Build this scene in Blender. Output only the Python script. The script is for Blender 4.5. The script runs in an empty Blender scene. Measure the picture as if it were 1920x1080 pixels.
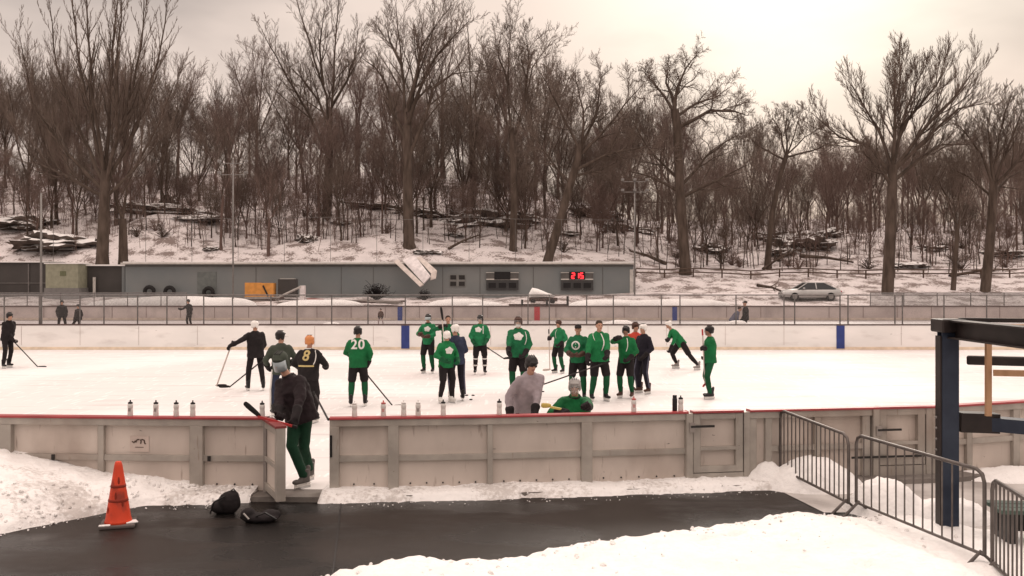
import bpy, bmesh, math, random
from math import sin, cos, pi, radians as R, sqrt, atan2
from mathutils import Vector as V, Matrix, noise
from mathutils.bvhtree import BVHTree

# ---------------------------------------------------------------- camera, sky, sun, exposure
scene = bpy.context.scene
COL = scene.collection
F_PX, HOR, CAM_H = 1784.0, 523.0, 3.0
cam_data = bpy.data.cameras.new('camera')
cam_data.sensor_width = 36.0
cam_data.lens = 36.0 * F_PX / 1920.0
cam_data.shift_y = -(540.0 - HOR) / 1920.0
cam_data.clip_start = 0.1
cam_data.clip_end = 3000.0
cam = bpy.data.objects.new('camera', cam_data)
COL.objects.link(cam)
cam.location = (0, 0, CAM_H)
cam.rotation_euler = (R(90), 0, 0)
scene.camera = cam

SUN_AZ, SUN_EL = R(17), R(24)            # bright patch of cloud ahead, a little to the right
SUN_DIR = V((sin(SUN_AZ) * cos(SUN_EL), cos(SUN_AZ) * cos(SUN_EL), sin(SUN_EL)))
world = bpy.data.worlds.new('World')
scene.world = world
world.use_nodes = True
wt = world.node_tree
for n in list(wt.nodes):
    wt.nodes.remove(n)


def node(t, kind, **kw):
    n = t.nodes.new(kind)
    for k, v in kw.items():
        if k.startswith('i_'):
            n.inputs[k[2:].replace('_', ' ')].default_value = v
        else:
            setattr(n, k, v)
    return n


wo = node(wt, 'ShaderNodeOutputWorld')
wbg = node(wt, 'ShaderNodeBackground')
wbg.inputs['Strength'].default_value = 0.1
sky = node(wt, 'ShaderNodeTexSky', sky_type='NISHITA')
sky.sun_disc = False
sky.sun_elevation = SUN_EL
sky.sun_rotation = SUN_AZ
sky.dust_density = 3.0
wc = node(wt, 'ShaderNodeTexCoord')
wm = node(wt, 'ShaderNodeMapping')
wm.inputs['Scale'].default_value = (1.0, 1.0, 2.6)
wn = node(wt, 'ShaderNodeTexNoise')
wn.inputs['Scale'].default_value = 2.3
wn.inputs['Detail'].default_value = 5.0
wn.inputs['Roughness'].default_value = 0.5
wr = node(wt, 'ShaderNodeValToRGB')      # cloud deck, grey-pink to cream
wr.color_ramp.elements[0].position = 0.40
wr.color_ramp.elements[0].color = (4.5, 3.76, 3.36, 1)
wr.color_ramp.elements[1].position = 0.58
wr.color_ramp.elements[1].color = (7.1, 5.85, 5.12, 1)
wl = wt.links.new
wl(wc.outputs['Generated'], wm.inputs['Vector'])
wl(wm.outputs['Vector'], wn.inputs['Vector'])
wl(wn.outputs['Fac'], wr.inputs['Fac'])
# glow of the hidden sun
wd = node(wt, 'ShaderNodeVectorMath', operation='DOT_PRODUCT')
wd.inputs[1].default_value = SUN_DIR
wl(wc.outputs['Generated'], wd.inputs[0])
wg = node(wt, 'ShaderNodeValToRGB')
wg.color_ramp.interpolation = 'EASE'
wg.color_ramp.elements[0].position = 0.95
wg.color_ramp.elements[0].color = (0, 0, 0, 1)
wg.color_ramp.elements[1].position = 1.0
wg.color_ramp.elements[1].color = (2.3, 2.6, 2.3, 1)
wl(wd.outputs['Value'], wg.inputs['Fac'])
# overcast sky brightens towards the zenith
ws = node(wt, 'ShaderNodeSeparateXYZ')
wl(wc.outputs['Generated'], ws.inputs[0])
wz = node(wt, 'ShaderNodeMapRange')
wz.inputs['From Min'].default_value = 0.30
wz.inputs['From Max'].default_value = 0.9
wz.inputs['To Min'].default_value = 0.0
wz.inputs['To Max'].default_value = 1.0
wl(ws.outputs['Z'], wz.inputs['Value'])
wk = node(wt, 'ShaderNodeMix', data_type='RGBA')
wk.inputs['A'].default_value = (1, 1, 1, 1)
wk.inputs['B'].default_value = (2.95, 2.93, 2.95, 1)
wl(wz.outputs['Result'], wk.inputs['Factor'])
wv = node(wt, 'ShaderNodeVectorMath', operation='MULTIPLY')
wl(wr.outputs['Color'], wv.inputs[0])
wl(wk.outputs['Result'], wv.inputs[1])
wa = node(wt, 'ShaderNodeVectorMath', operation='ADD')
wl(wv.outputs['Vector'], wa.inputs[0])
wl(wg.outputs['Color'], wa.inputs[1])
wx = node(wt, 'ShaderNodeMix', data_type='RGBA')
wx.inputs['Factor'].default_value = 0.95
wl(sky.outputs['Color'], wx.inputs['A'])
wl(wa.outputs['Vector'], wx.inputs['B'])
wl(wx.outputs['Result'], wbg.inputs['Color'])
wl(wbg.outputs['Background'], wo.inputs['Surface'])

sun_data = bpy.data.lights.new('sun', 'SUN')
sun_data.energy = 0.8
sun_data.angle = R(16)
sun_data.color = (1.0, 0.90, 0.80)
sun = bpy.data.objects.new('sun', sun_data)
COL.objects.link(sun)
sun.rotation_euler = (-SUN_DIR).to_track_quat('-Z', 'Y').to_euler()

scene.view_settings.view_transform = 'Standard'
scene.view_settings.look = 'None'
scene.view_settings.gamma = 1.0
scene.view_settings.exposure = 0.27
scene.cycles.max_bounces = 6
scene.cycles.transparent_max_bounces = 24

# ---------------------------------------------------------------- helpers


def W(px, py, d):
    """point seen at photograph pixel (px, py) at distance d"""
    return V(((px - 960.0) / F_PX * d, d, CAM_H - (py - HOR) / F_PX * d))


def X_at(px, d):
    return (px - 960.0) / F_PX * d


def gd(py, z=0.0):
    return (CAM_H - z) * F_PX / (py - HOR)


def sm(a, b, x):
    t = min(1.0, max(0.0, (x - a) / (b - a)))
    return t * t * (3 - 2 * t)


def interp(pts, x):
    if x <= pts[0][0]:
        return pts[0][1]
    for (x0, y0), (x1, y1) in zip(pts, pts[1:]):
        if x <= x1:
            return y0 + (y1 - y0) * (x - x0) / (x1 - x0)
    return pts[-1][1]


def nz(x, y, z=0.0, s=1.0):
    return noise.noise(V((x * s, y * s, z)))


def empty(name, loc, rz=0.0):
    o = bpy.data.objects.new(name, None)
    o.empty_display_size = 0.2
    COL.objects.link(o)
    o.location = loc
    o.rotation_euler = (0, 0, rz)
    return o


def tag(o, label=None, cat=None, group=None, kind=None):
    if label: o['label'] = label
    if cat: o['category'] = cat
    if group: o['group'] = group
    if kind: o['kind'] = kind
    return o


class MB:
    def __init__(s):
        s.v, s.f = [], []

    def quad(s, a, b, c, d):
        n = len(s.v); s.v += [V(a), V(b), V(c), V(d)]; s.f.append((n, n + 1, n + 2, n + 3)); return s

    def box(s, c, size, rz=0.0, m=None):
        n = len(s.v); hx, hy, hz = size[0] / 2, size[1] / 2, size[2] / 2
        M = m if m is not None else Matrix.Rotation(rz, 3, 'Z')
        for x, y, z in ((-1,-1,-1),(1,-1,-1),(1,1,-1),(-1,1,-1),(-1,-1,1),(1,-1,1),(1,1,1),(-1,1,1)):
            s.v.append(V(c) + M @ V((x * hx, y * hy, z * hz)))
        s.f += [(n,n+3,n+2,n+1),(n+4,n+5,n+6,n+7),(n,n+1,n+5,n+4),(n+1,n+2,n+6,n+5),(n+2,n+3,n+7,n+6),(n+3,n,n+4,n+7)]
        return s

    def bar(s, p0, p1, w, h, up=V((0, 0, 1))):
        """rectangular bar between two points"""
        p0, p1 = V(p0), V(p1); d = p1 - p0; L = d.length
        if L < 1e-6: return s
        y = d / L; x = y.cross(up)
        if x.length < 1e-4: x = y.cross(V((1, 0, 0)))
        x.normalize(); z = x.cross(y)
        M = Matrix((x, y, z)).transposed()
        return s.box((p0 + p1) / 2, (w, L, h), m=M)

    def loft(s, rings, n=12, cap=True):
        b = len(s.v)
        for c, ax, ay in rings:
            for k in range(n):
                a = 2 * pi * k / n
                s.v.append(c + ax * cos(a) + ay * sin(a))
        for i in range(len(rings) - 1):
            o, p = b + i * n, b + (i + 1) * n
            for k in range(n):
                k2 = (k + 1) % n
                s.f.append((o + k, o + k2, p + k2, p + k))
        if cap:
            s.f.append(tuple(b + k for k in reversed(range(n))))
            e = b + (len(rings) - 1) * n
            s.f.append(tuple(e + k for k in range(n)))
        return s

    def tube(s, pts, rads, n=6, cap=True):
        pts = [V(p) for p in pts]
        if not isinstance(rads, (list, tuple)): rads = [rads] * len(pts)
        rings = []; ref = None
        for i, p in enumerate(pts):
            t = (pts[min(i + 1, len(pts) - 1)] - pts[max(i - 1, 0)])
            t = t.normalized() if t.length > 1e-9 else V((0, 0, 1))
            if ref is None:
                ref = t.cross(V((0, 0, 1)))
                if ref.length < 0.05: ref = t.cross(V((1, 0, 0)))
            ref = (ref - t * ref.dot(t))
            if ref.length < 1e-5: ref = t.orthogonal()
            ref.normalize()
            rings.append((p, ref * rads[i], t.cross(ref) * rads[i]))
        return s.loft(rings, n, cap)

    def cap_(s, p0, p1, r0, r1, n=12, flat=1.0, axis=None):
        """round-ended tapered capsule (flat squeezes it along 'axis')"""
        p0, p1 = V(p0), V(p1); t = p1 - p0
        t = t.normalized() if t.length > 1e-6 else V((0, 0, 1))
        a = V(axis) if axis is not None else t.orthogonal()
        a = a - t * a.dot(t)
        a = a.normalized() if a.length > 1e-4 else t.orthogonal().normalized()
        b = t.cross(a)
        rings = []
        for q in (-80, -50, -20):
            k = R(q); rings.append((p0 + t * r0 * sin(k), a * r0 * cos(k) * flat, b * r0 * cos(k)))
        rings.append((p0, a * r0 * flat, b * r0)); rings.append((p1, a * r1 * flat, b * r1))
        for q in (20, 50, 80):
            k = R(q); rings.append((p1 + t * r1 * sin(k), a * r1 * cos(k) * flat, b * r1 * cos(k)))
        return s.loft(rings, n)

    def ell(s, c, rx, ry, rz, M=None, n=14, m=8):
        M = M or Matrix.Identity(3); c = V(c); rings = []
        for i in range(m + 1):
            k = -pi / 2 + pi * i / m; k = max(-1.5, min(1.5, k))
            rings.append((c + M @ V((0, 0, rz * sin(k))), M @ V((rx * cos(k), 0, 0)), M @ V((0, ry * cos(k), 0))))
        return s.loft(rings, n)

    def lathe(s, prof, c=(0, 0, 0), n=16):
        c = V(c)
        return s.loft([(c + V((0, 0, z)), V((max(r, 1e-4), 0, 0)), V((0, max(r, 1e-4), 0))) for r, z in prof], n)

    def mesh(s, name):
        me = bpy.data.meshes.new(name)
        me.from_pydata([tuple(v) for v in s.v], [], s.f)
        me.update()
        return me

    def build(s, name, mat, parent=None, smooth=False, bevel=0.0):
        me = s.mesh(name)
        if smooth:
            me.polygons.foreach_set('use_smooth', [True] * len(me.polygons))
        if mat: me.materials.append(mat)
        o = bpy.data.objects.new(name, me)
        COL.objects.link(o)
        if parent: o.parent = parent
        if bevel:
            b = o.modifiers.new('bevel', 'BEVEL'); b.width = bevel; b.segments = 2; b.limit_method = 'ANGLE'
        return o


CL_TEX = bpy.data.textures.new('folds', 'CLOUDS')
CL_TEX.noise_scale = 0.11
CL_TEX.noise_depth = 2


def fuse(mb, name, vox=0.016, smooth=3, fold=0.0):
    """fuse overlapping closed pieces into ONE continuous surface"""
    me = mb.mesh(name + '_raw')
    bm = bmesh.new(); bm.from_mesh(me); bmesh.ops.recalc_face_normals(bm, faces=bm.faces); bm.to_mesh(me); bm.free()
    o = bpy.data.objects.new('tmp', me); COL.objects.link(o)
    m = o.modifiers.new('r', 'REMESH'); m.mode = 'VOXEL'; m.voxel_size = vox; m.use_smooth_shade = True
    if smooth:
        m = o.modifiers.new('s', 'SMOOTH'); m.iterations = smooth; m.factor = 0.5
    if fold:
        m = o.modifiers.new('d', 'DISPLACE'); m.texture = CL_TEX; m.strength = fold; m.mid_level = 0.5; m.texture_coords = 'LOCAL'
    dg = bpy.context.evaluated_depsgraph_get()
    res = bpy.data.meshes.new_from_object(o.evaluated_get(dg))
    res.name = name
    bpy.data.objects.remove(o); bpy.data.meshes.remove(me)
    res.polygons.foreach_set('use_smooth', [True] * len(res.polygons))
    return res


def mobj(name, me, mat=None, parent=None):
    if mat is not None:
        me.materials.clear(); me.materials.append(mat)
    o = bpy.data.objects.new(name, me); COL.objects.link(o)
    if parent: o.parent = parent
    return o


# ---------------------------------------------------------------- materials
MATS = {}


def mat(name, col, rough=0.7, metal=0.0, var=0.12, scale=3.0, bump=0.0, bscale=40.0, spec=0.3, col2=None, detail=4.0, stretch=(1, 1, 1), lo=0.35, hi=0.65, coords='Object'):
    if name in MATS: return MATS[name]
    m = bpy.data.materials.new(name); m.use_nodes = True; t = m.node_tree; L = t.links.new
    b = t.nodes['Principled BSDF']
    b.inputs['Roughness'].default_value = rough; b.inputs['Metallic'].default_value = metal
    b.inputs['Specular IOR Level'].default_value = spec
    tc = node(t, 'ShaderNodeTexCoord'); mp = node(t, 'ShaderNodeMapping'); mp.inputs['Scale'].default_value = stretch
    L(tc.outputs[coords], mp.inputs[0])
    n = node(t, 'ShaderNodeTexNoise'); n.inputs['Scale'].default_value = scale; n.inputs['Detail'].default_value = detail
    L(mp.outputs[0], n.inputs['Vector'])
    r = node(t, 'ShaderNodeValToRGB')
    c2 = col2 or tuple(min(1, c * (1 + var)) for c in col); c1 = col if col2 else tuple(c * (1 - var) for c in col)
    r.color_ramp.elements[0].position = lo; r.color_ramp.elements[0].color = (*c1, 1)
    r.color_ramp.elements[1].position = hi; r.color_ramp.elements[1].color = (*c2, 1)
    L(n.outputs['Fac'], r.inputs[0]); L(r.outputs[0], b.inputs['Base Color'])
    if bump:
        n2 = node(t, 'ShaderNodeTexNoise'); n2.inputs['Scale'].default_value = bscale; n2.inputs['Detail'].default_value = 3.0
        L(mp.outputs[0], n2.inputs['Vector'])
        bp = node(t, 'ShaderNodeBump'); bp.inputs['Strength'].default_value = bump; bp.inputs['Distance'].default_value = 0.03
        L(n2.outputs['Fac'], bp.inputs['Height']); L(bp.outputs[0], b.inputs['Normal'])
    MATS[name] = m
    return m


def glow(name, col, strength):
    m = bpy.data.materials.new(name); m.use_nodes = True; b = m.node_tree.nodes['Principled BSDF']
    b.inputs['Base Color'].default_value = (*col, 1); b.inputs['Emission Color'].default_value = (*col, 1)
    b.inputs['Emission Strength'].default_value = strength
    return m


def snow_mat(name, dirt=0.0, dscale=0.35, fine=2.2, col=(0.84, 0.83, 0.82), lo=0.52, hi=0.60, dcol=(0.13, 0.10, 0.08)):
    m = bpy.data.materials.new(name); m.use_nodes = True; t = m.node_tree; L = t.links.new
    b = t.nodes['Principled BSDF']; b.inputs['Roughness'].default_value = 0.75; b.inputs['Specular IOR Level'].default_value = 0.2
    g = node(t, 'ShaderNodeNewGeometry')
    n0 = node(t, 'ShaderNodeTexNoise'); n0.inputs['Scale'].default_value = 1.3; n0.inputs['Detail'].default_value = 6
    L(g.outputs['Position'], n0.inputs['Vector'])
    r0 = node(t, 'ShaderNodeValToRGB')
    r0.color_ramp.elements[0].position = 0.3; r0.color_ramp.elements[0].color = (*[c * 0.9 for c in col], 1)
    r0.color_ramp.elements[1].position = 0.6; r0.color_ramp.elements[1].color = (*col, 1)
    L(n0.outputs['Fac'], r0.inputs[0])
    out = r0.outputs[0]
    if dirt:
        n1 = node(t, 'ShaderNodeTexNoise'); n1.inputs['Scale'].default_value = fine; n1.inputs['Detail'].default_value = 8; n1.inputs['Roughness'].default_value = 0.65
        L(g.outputs['Position'], n1.inputs['Vector'])
        n2 = node(t, 'ShaderNodeTexNoise'); n2.inputs['Scale'].default_value = dscale; n2.inputs['Detail'].default_value = 3
        L(g.outputs['Position'], n2.inputs['Vector'])
        ad = node(t, 'ShaderNodeMath', operation='MULTIPLY_ADD'); ad.inputs[1].default_value = 0.55; L(n2.outputs['Fac'], ad.inputs[0])
        hf = node(t, 'ShaderNodeMath', operation='MULTIPLY'); hf.inputs[1].default_value = 0.5; L(n1.outputs['Fac'], hf.inputs[0]); L(hf.outputs[0], ad.inputs[2])
        r1 = node(t, 'ShaderNodeMapRange'); r1.inputs['From Min'].default_value = lo; r1.inputs['From Max'].default_value = hi; r1.inputs['To Max'].default_value = dirt
        L(ad.outputs[0], r1.inputs['Value'])
        mx = node(t, 'ShaderNodeMix', data_type='RGBA'); mx.inputs['B'].default_value = (*dcol, 1)
        L(r1.outputs[0], mx.inputs['Factor']); L(out, mx.inputs['A']); out = mx.outputs['Result']
    L(out, b.inputs['Base Color'])
    n3 = node(t, 'ShaderNodeTexNoise'); n3.inputs['Scale'].default_value = 9; n3.inputs['Detail'].default_value = 6
    L(g.outputs['Position'], n3.inputs['Vector'])
    bp = node(t, 'ShaderNodeBump'); bp.inputs['Strength'].default_value = 0.6; bp.inputs['Distance'].default_value = 0.06
    L(n3.outputs['Fac'], bp.inputs['Height']); L(bp.outputs[0], b.inputs['Normal'])
    return m


def rock_mat():
    m = mat('rock', (0.09, 0.07, 0.06), 0.9, var=0.4, scale=1.2, bump=0.6, bscale=5)
    t = m.node_tree; L = t.links.new; b = t.nodes['Principled BSDF']
    src = b.inputs['Base Color'].links[0].from_socket
    g = node(t, 'ShaderNodeNewGeometry'); s = node(t, 'ShaderNodeSeparateXYZ'); L(g.outputs['Normal'], s.inputs[0])
    n = node(t, 'ShaderNodeTexNoise'); n.inputs['Scale'].default_value = 1.5; L(g.outputs['Position'], n.inputs['Vector'])
    a = node(t, 'ShaderNodeMath', operation='ADD'); L(s.outputs['Z'], a.inputs[0]); L(n.outputs['Fac'], a.inputs[1])
    r = node(t, 'ShaderNodeMapRange'); r.inputs['From Min'].default_value = 1.02; r.inputs['From Max'].default_value = 1.2
    L(a.outputs[0], r.inputs['Value'])
    mx = node(t, 'ShaderNodeMix', data_type='RGBA'); mx.inputs['B'].default_value = (0.8, 0.79, 0.78, 1)
    L(r.outputs[0], mx.inputs['Factor']); L(src, mx.inputs['A']); L(mx.outputs['Result'], b.inputs['Base Color'])
    return m


def mesh_mat(name, col, cover, cell=0.05):
    """woven wire: real diamond pattern cut out with transparency"""
    m = bpy.data.materials.new(name); m.use_nodes = True; t = m.node_tree; L = t.links.new
    b = t.nodes['Principled BSDF']; b.inputs['Base Color'].default_value = (*col, 1); b.inputs['Roughness'].default_value = 0.5; b.inputs['Metallic'].default_value = 0.3
    g = node(t, 'ShaderNodeNewGeometry'); sp = node(t, 'ShaderNodeSeparateXYZ'); L(g.outputs['Position'], sp.inputs[0])
    xy = node(t, 'ShaderNodeMath', operation='ADD'); L(sp.outputs['X'], xy.inputs[0]); L(sp.outputs['Y'], xy.inputs[1])
    outs = []
    for op in ('ADD', 'SUBTRACT'):
        a = node(t, 'ShaderNodeMath', operation=op); L(xy.outputs[0], a.inputs[0]); L(sp.outputs['Z'], a.inputs[1])
        d = node(t, 'ShaderNodeMath', operation='DIVIDE'); d.inputs[1].default_value = cell; L(a.outputs[0], d.inputs[0])
        f = node(t, 'ShaderNodeMath', operation='FRACT'); L(d.outputs[0], f.inputs[0])
        c = node(t, 'ShaderNodeMath', operation='LESS_THAN'); c.inputs[1].default_value = cover; L(f.outputs[0], c.inputs[0])
        outs.append(c)
    mxm = node(t, 'ShaderNodeMath', operation='MAXIMUM'); L(outs[0].outputs[0], mxm.inputs[0]); L(outs[1].outputs[0], mxm.inputs[1])
    L(mxm.outputs[0], b.inputs['Alpha'])
    return m



def stain(m, col, scale, lo, hi, stretch=(1, 1, 1), amount=1.0, rough=None, detail=3.0, seed=0.0):
    t = m.node_tree; L = t.links.new; b = t.nodes['Principled BSDF']; src = b.inputs['Base Color'].links[0].from_socket
    g = node(t, 'ShaderNodeNewGeometry'); mp = node(t, 'ShaderNodeMapping'); mp.inputs['Scale'].default_value = stretch; mp.inputs['Location'].default_value = (seed, seed, seed)
    L(g.outputs['Position'], mp.inputs[0]); n = node(t, 'ShaderNodeTexNoise'); n.inputs['Scale'].default_value = scale; n.inputs['Detail'].default_value = detail
    L(mp.outputs[0], n.inputs['Vector']); q = node(t, 'ShaderNodeMapRange'); q.inputs['From Min'].default_value = lo; q.inputs['From Max'].default_value = hi; q.inputs['To Max'].default_value = amount
    L(n.outputs['Fac'], q.inputs['Value']); mx = node(t, 'ShaderNodeMix', data_type='RGBA'); mx.inputs['B'].default_value = (*col, 1)
    L(q.outputs[0], mx.inputs['Factor']); L(src, mx.inputs['A']); L(mx.outputs['Result'], b.inputs['Base Color'])
    if rough is not None:
        mr = node(t, 'ShaderNodeMapRange'); mr.inputs['To Min'].default_value = b.inputs['Roughness'].default_value; mr.inputs['To Max'].default_value = rough
        L(q.outputs[0], mr.inputs['Value']); L(mr.outputs[0], b.inputs['Roughness'])
    return m


M_SNOW = snow_mat('snow_clean', dirt=0.25, dscale=1.3, fine=14, lo=0.58, hi=0.70, dcol=(0.45, 0.42, 0.40))
M_BANK = snow_mat('snow_bank', dirt=0.55, dscale=1.2, fine=16, lo=0.54, hi=0.64, dcol=(0.33, 0.29, 0.26))
M_HILL = snow_mat('snow_hill', dirt=0.9, dscale=0.7, fine=6.0, lo=0.525, hi=0.58, col=(0.70, 0.655, 0.65), dcol=(0.16, 0.12, 0.105))  # base colour dimmed and pinkened to stand in for shade on the hill
M_ROCK = rock_mat()
M_ICE = mat('ice', (0.67, 0.655, 0.65), 0.6, var=0.03, scale=0.35, spec=0.06, bump=0.03, bscale=6, stretch=(0.25, 1, 1), col2=(0.73, 0.715, 0.705))
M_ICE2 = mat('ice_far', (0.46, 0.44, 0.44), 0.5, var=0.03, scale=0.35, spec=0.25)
M_ASPH = mat('wet_asphalt', (0.019, 0.0140, 0.0115), 0.5, var=0.3, scale=0.8, bump=0.25, bscale=90, col2=(0.027, 0.021, 0.018), spec=0.14, detail=8)
M_CONC = mat('concrete', (0.20, 0.18, 0.165), 0.85, var=0.2, scale=2.0, bump=0.3, bscale=30)
M_SLUSH = mat('slushy_concrete', (0.30, 0.28, 0.265), 0.6, scale=1.2, col2=(0.55, 0.53, 0.51), bump=0.3, bscale=12, detail=8)
M_BOARD = mat('board_panel', (0.49, 0.43, 0.385), 0.5, scale=1.6, col2=(0.60, 0.53, 0.475), stretch=(1, 1, 0.5), detail=7)
M_FRAME = mat('board_frame', (0.37, 0.34, 0.305), 0.45, metal=0.2, var=0.12, scale=4)
M_FRAMED = mat('board_frame_dark', (0.30, 0.27, 0.25), 0.5, metal=0.3, var=0.15, scale=4)  # darker, slightly more metallic tone of the frame colour
M_WHITEB = mat('white_board', (0.78, 0.77, 0.75), 0.35, scale=0.5, col2=(0.86, 0.84, 0.82), stretch=(1, 1, 3), detail=7)
M_TAUPE = mat('old_board', (0.42, 0.36, 0.345), 0.5, scale=0.4, col2=(0.52, 0.45, 0.43), stretch=(1, 1, 2), detail=6)
M_RED = mat('red_cap', (0.33, 0.055, 0.06), 0.4, var=0.15, scale=2)
M_DKCAP = mat('dark_cap', (0.07, 0.04, 0.035), 0.5)
M_YEL = mat('yellow_kick', (0.74, 0.62, 0.48), 0.45)
M_BLUEM = mat('blue_mark', (0.03, 0.05, 0.20), 0.4)
M_REDM = mat('red_mark', (0.45, 0.05, 0.06), 0.4)
M_GALV = mat('galvanised', (0.16, 0.15, 0.145), 0.45, metal=0.6, var=0.2, scale=6)
M_DARKM = mat('dark_metal', (0.035, 0.033, 0.032), 0.5, metal=0.4)
M_BLACK = mat('black_plastic', (0.010, 0.009, 0.010), 0.45)
M_BLKCL = mat('black_cloth', (0.012, 0.009, 0.010), 0.85, var=0.3, scale=6)
for m_ in (M_BOARD, M_FRAME):
    stain(m_, (.26, .20, .165), 1.1, .52, .72, (1, 1, .6), .55, detail=8)
    stain(m_, (.20, .14, .11), 16, .66, .74, (1, 1, .16), .5, seed=3)
    stain(m_, (.05, .045, .04), 9, .735, .76, (1, 1, 2.5), .7, seed=7)
stain(M_WHITEB, (.46, .42, .40), .8, .56, .75, (1, 1, 3), .5, detail=8)
stain(M_WHITEB, (.08, .07, .07), 5, .74, .765, (.35, 1, 2.5), .7, seed=2)
stain(M_TAUPE, (.28, .24, .23), .9, .5, .7, (1, 1, .6), .6, detail=8)
stain(M_ICE, (.80, .79, .79), .16, .50, .62, (1, 1, 1), .8, detail=6, seed=4)
stain(M_ICE, (.50, .475, .475), 3.0, .56, .66, (.12, 1, 1), .45, detail=9, seed=1)
stain(M_ICE, (.90, .89, .88), 9.0, .60, .66, (1, .15, 1), .6, detail=9, seed=9)
stain(M_ICE, (.62, .44, .44), .22, .60, .70, (.4, 1, 1), .35, detail=3, seed=14)
stain(M_ASPH, (.008, .0075, .0075), .55, .46, .56, (1, 1.6, 1), .85, rough=.22, detail=5, seed=5)
stain(M_ASPH, (.075, .07, .068), 1.6, .62, .74, (1, 1, 1), .5, detail=9, seed=8)
stain(M_CONC, (.08, .065, .055), 1.6, .48, .62, (1, 1, 1), .7, detail=8)
M_CHAIN = mesh_mat('chainlink', (0.24, 0.23, 0.22), 0.09, 0.06)
M_CHAIN2 = mesh_mat('windscreen_mesh', (0.30, 0.30, 0.30), 0.30, 0.06)

# ---------------------------------------------------------------- terrain


def terr(x, y):
    if y < 69.5:
        return -0.05
    k = sm(-6, 22, x)
    left = interp([(69.5, 0.0), (72, 0.95), (76, 1.25), (82, 1.55), (86, 3.3), (93, 6.2), (112, 11.6), (132, 17.0), (150, 18.5), (400, 16)], y)
    right = interp([(69.5, 0.0), (72, 0.8), (76, 1.28), (86, 3.1), (92, 4.4), (108, 7.5), (125, 10.2), (150, 11.5), (400, 9)], y)
    z = left * (1 - k) + right * k
    a = sm(70, 73, y)
    z += a * (0.22 * nz(x, y, 3, 0.35))
    b = sm(88, 98, y)
    z += b * (1.5 * nz(x, y, 9, 0.07) + 0.7 * nz(x, y, 5, 0.22))
    return z


def hit(px, py, d0=72.0, d1=150.0):
    d = d0
    while d < d1:
        x = X_at(px, d)
        if terr(x, d) >= CAM_H - (py - HOR) / F_PX * d:
            return d
        d += 0.25
    return d1


def grid(xs, ys, fn, name, m, smooth=True):
    b = MB(); nx = len(xs)
    for y in ys:
        for x in xs:
            b.v.append(V((x, y, fn(x, y))))
    for j in range(len(ys) - 1):
        for i in range(nx - 1):
            a = j * nx + i
            b.f.append((a, a + 1, a + nx + 1, a + nx))
    return b.build(name, m, smooth=smooth)


def frange(a, b, st):
    out = []; x = a
    while x < b - 1e-6:
        out.append(x); x += st
    return out + [b]


xs = [-1500, -700, -350, -200, -130, -95] + frange(-75, 75, 0.9) + [95, 130, 200, 350, 700, 1500]
ys = [-300, -80, -20, 0, 20, 40, 60, 69.4] + frange(69.6, 150, 0.7) + [170, 200, 260, 350, 500, 900, 1500]
g = grid(xs, ys, terr, 'ground', M_HILL)
tag(g, kind='structure')
# near apron of asphalt
ap = MB().quad((-40, -5, 0), (5.4, -5, 0), (5.4, 13.6, 0), (-40, 13.6, 0)).build('pavement', M_ASPH)
tag(ap, kind='structure')
sl = MB().quad((5.4, -5, 0), (40, -5, 0), (40, 20, 0), (5.4, 20, 0)).quad((4.0, 12.2, 0.006), (5.4, 12.2, 0.006), (5.4, 14.6, 0.006), (3.6, 14.6, 0.006)).build('path', M_SLUSH)
tag(sl, kind='structure')
# pavement joints
jn = MB()
jn.bar((X_at(640, 12.9), 12.9, 0.004), (X_at(615, 8.5), 8.5, 0.004), 0.02, 0.004)
tag(jn.build('pavement_joint', M_BLACK), kind='structure')
# rink ice
BL = [(-4200, 14.2), (-900, 13.6), (-150, 13.45), (0, 13.40), (300, 13.25), (600, 13.15), (900, 13.35), (1290, 13.79), (1450, 14.0), (1760, 14.4), (1920, 15.0), (2060, 16.4), (2120, 18.6)]
BW = [V((X_at(p, d), d, 0)) for p, d in BL]
FAR = 39.9
ib = MB(); n0 = 0
for p in BW:
    ib.v += [V((p.x, p.y + 0.05, 0.03)), V((p.x, 39.9, 0.03))]
for i in range(len(BW) - 1):
    ib.f.append((2 * i, 2 * i + 2, 2 * i + 3, 2 * i + 1))
e = len(ib.v); p = BW[-1]
ib.v += [V((p.x, p.y, 0.03)), V((24, 22, 0.03)), V((32, 30, 0.03)), V((32, 39.9, 0.03)), V((p.x, 39.9, 0.03))]
ib.f.append((e, e + 1, e + 2, e + 3, e + 4))
tag(ib.build('ice_surface', M_ICE), kind='structure')
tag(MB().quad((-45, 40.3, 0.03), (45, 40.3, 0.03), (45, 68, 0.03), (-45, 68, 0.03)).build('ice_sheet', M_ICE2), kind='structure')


# ---------------------------------------------------------------- near boards
CAPZ, KERB = 1.09, 0.07


def bp(px):
    """world point and tangent of the near boards at photograph column px"""
    d = interp(BL, px)
    p = V((X_at(px, d), d, 0)); q = V((X_at(px + 6, interp(BL, px + 6)), interp(BL, px + 6), 0))
    return p, (q - p).normalized()


boards = empty('dasher_board', bp(960)[0])
tag(boards, 'cream and grey rink boards with red cap rail, nearest to the wet asphalt', 'rink boards')
B0 = boards.location.copy()


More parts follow.
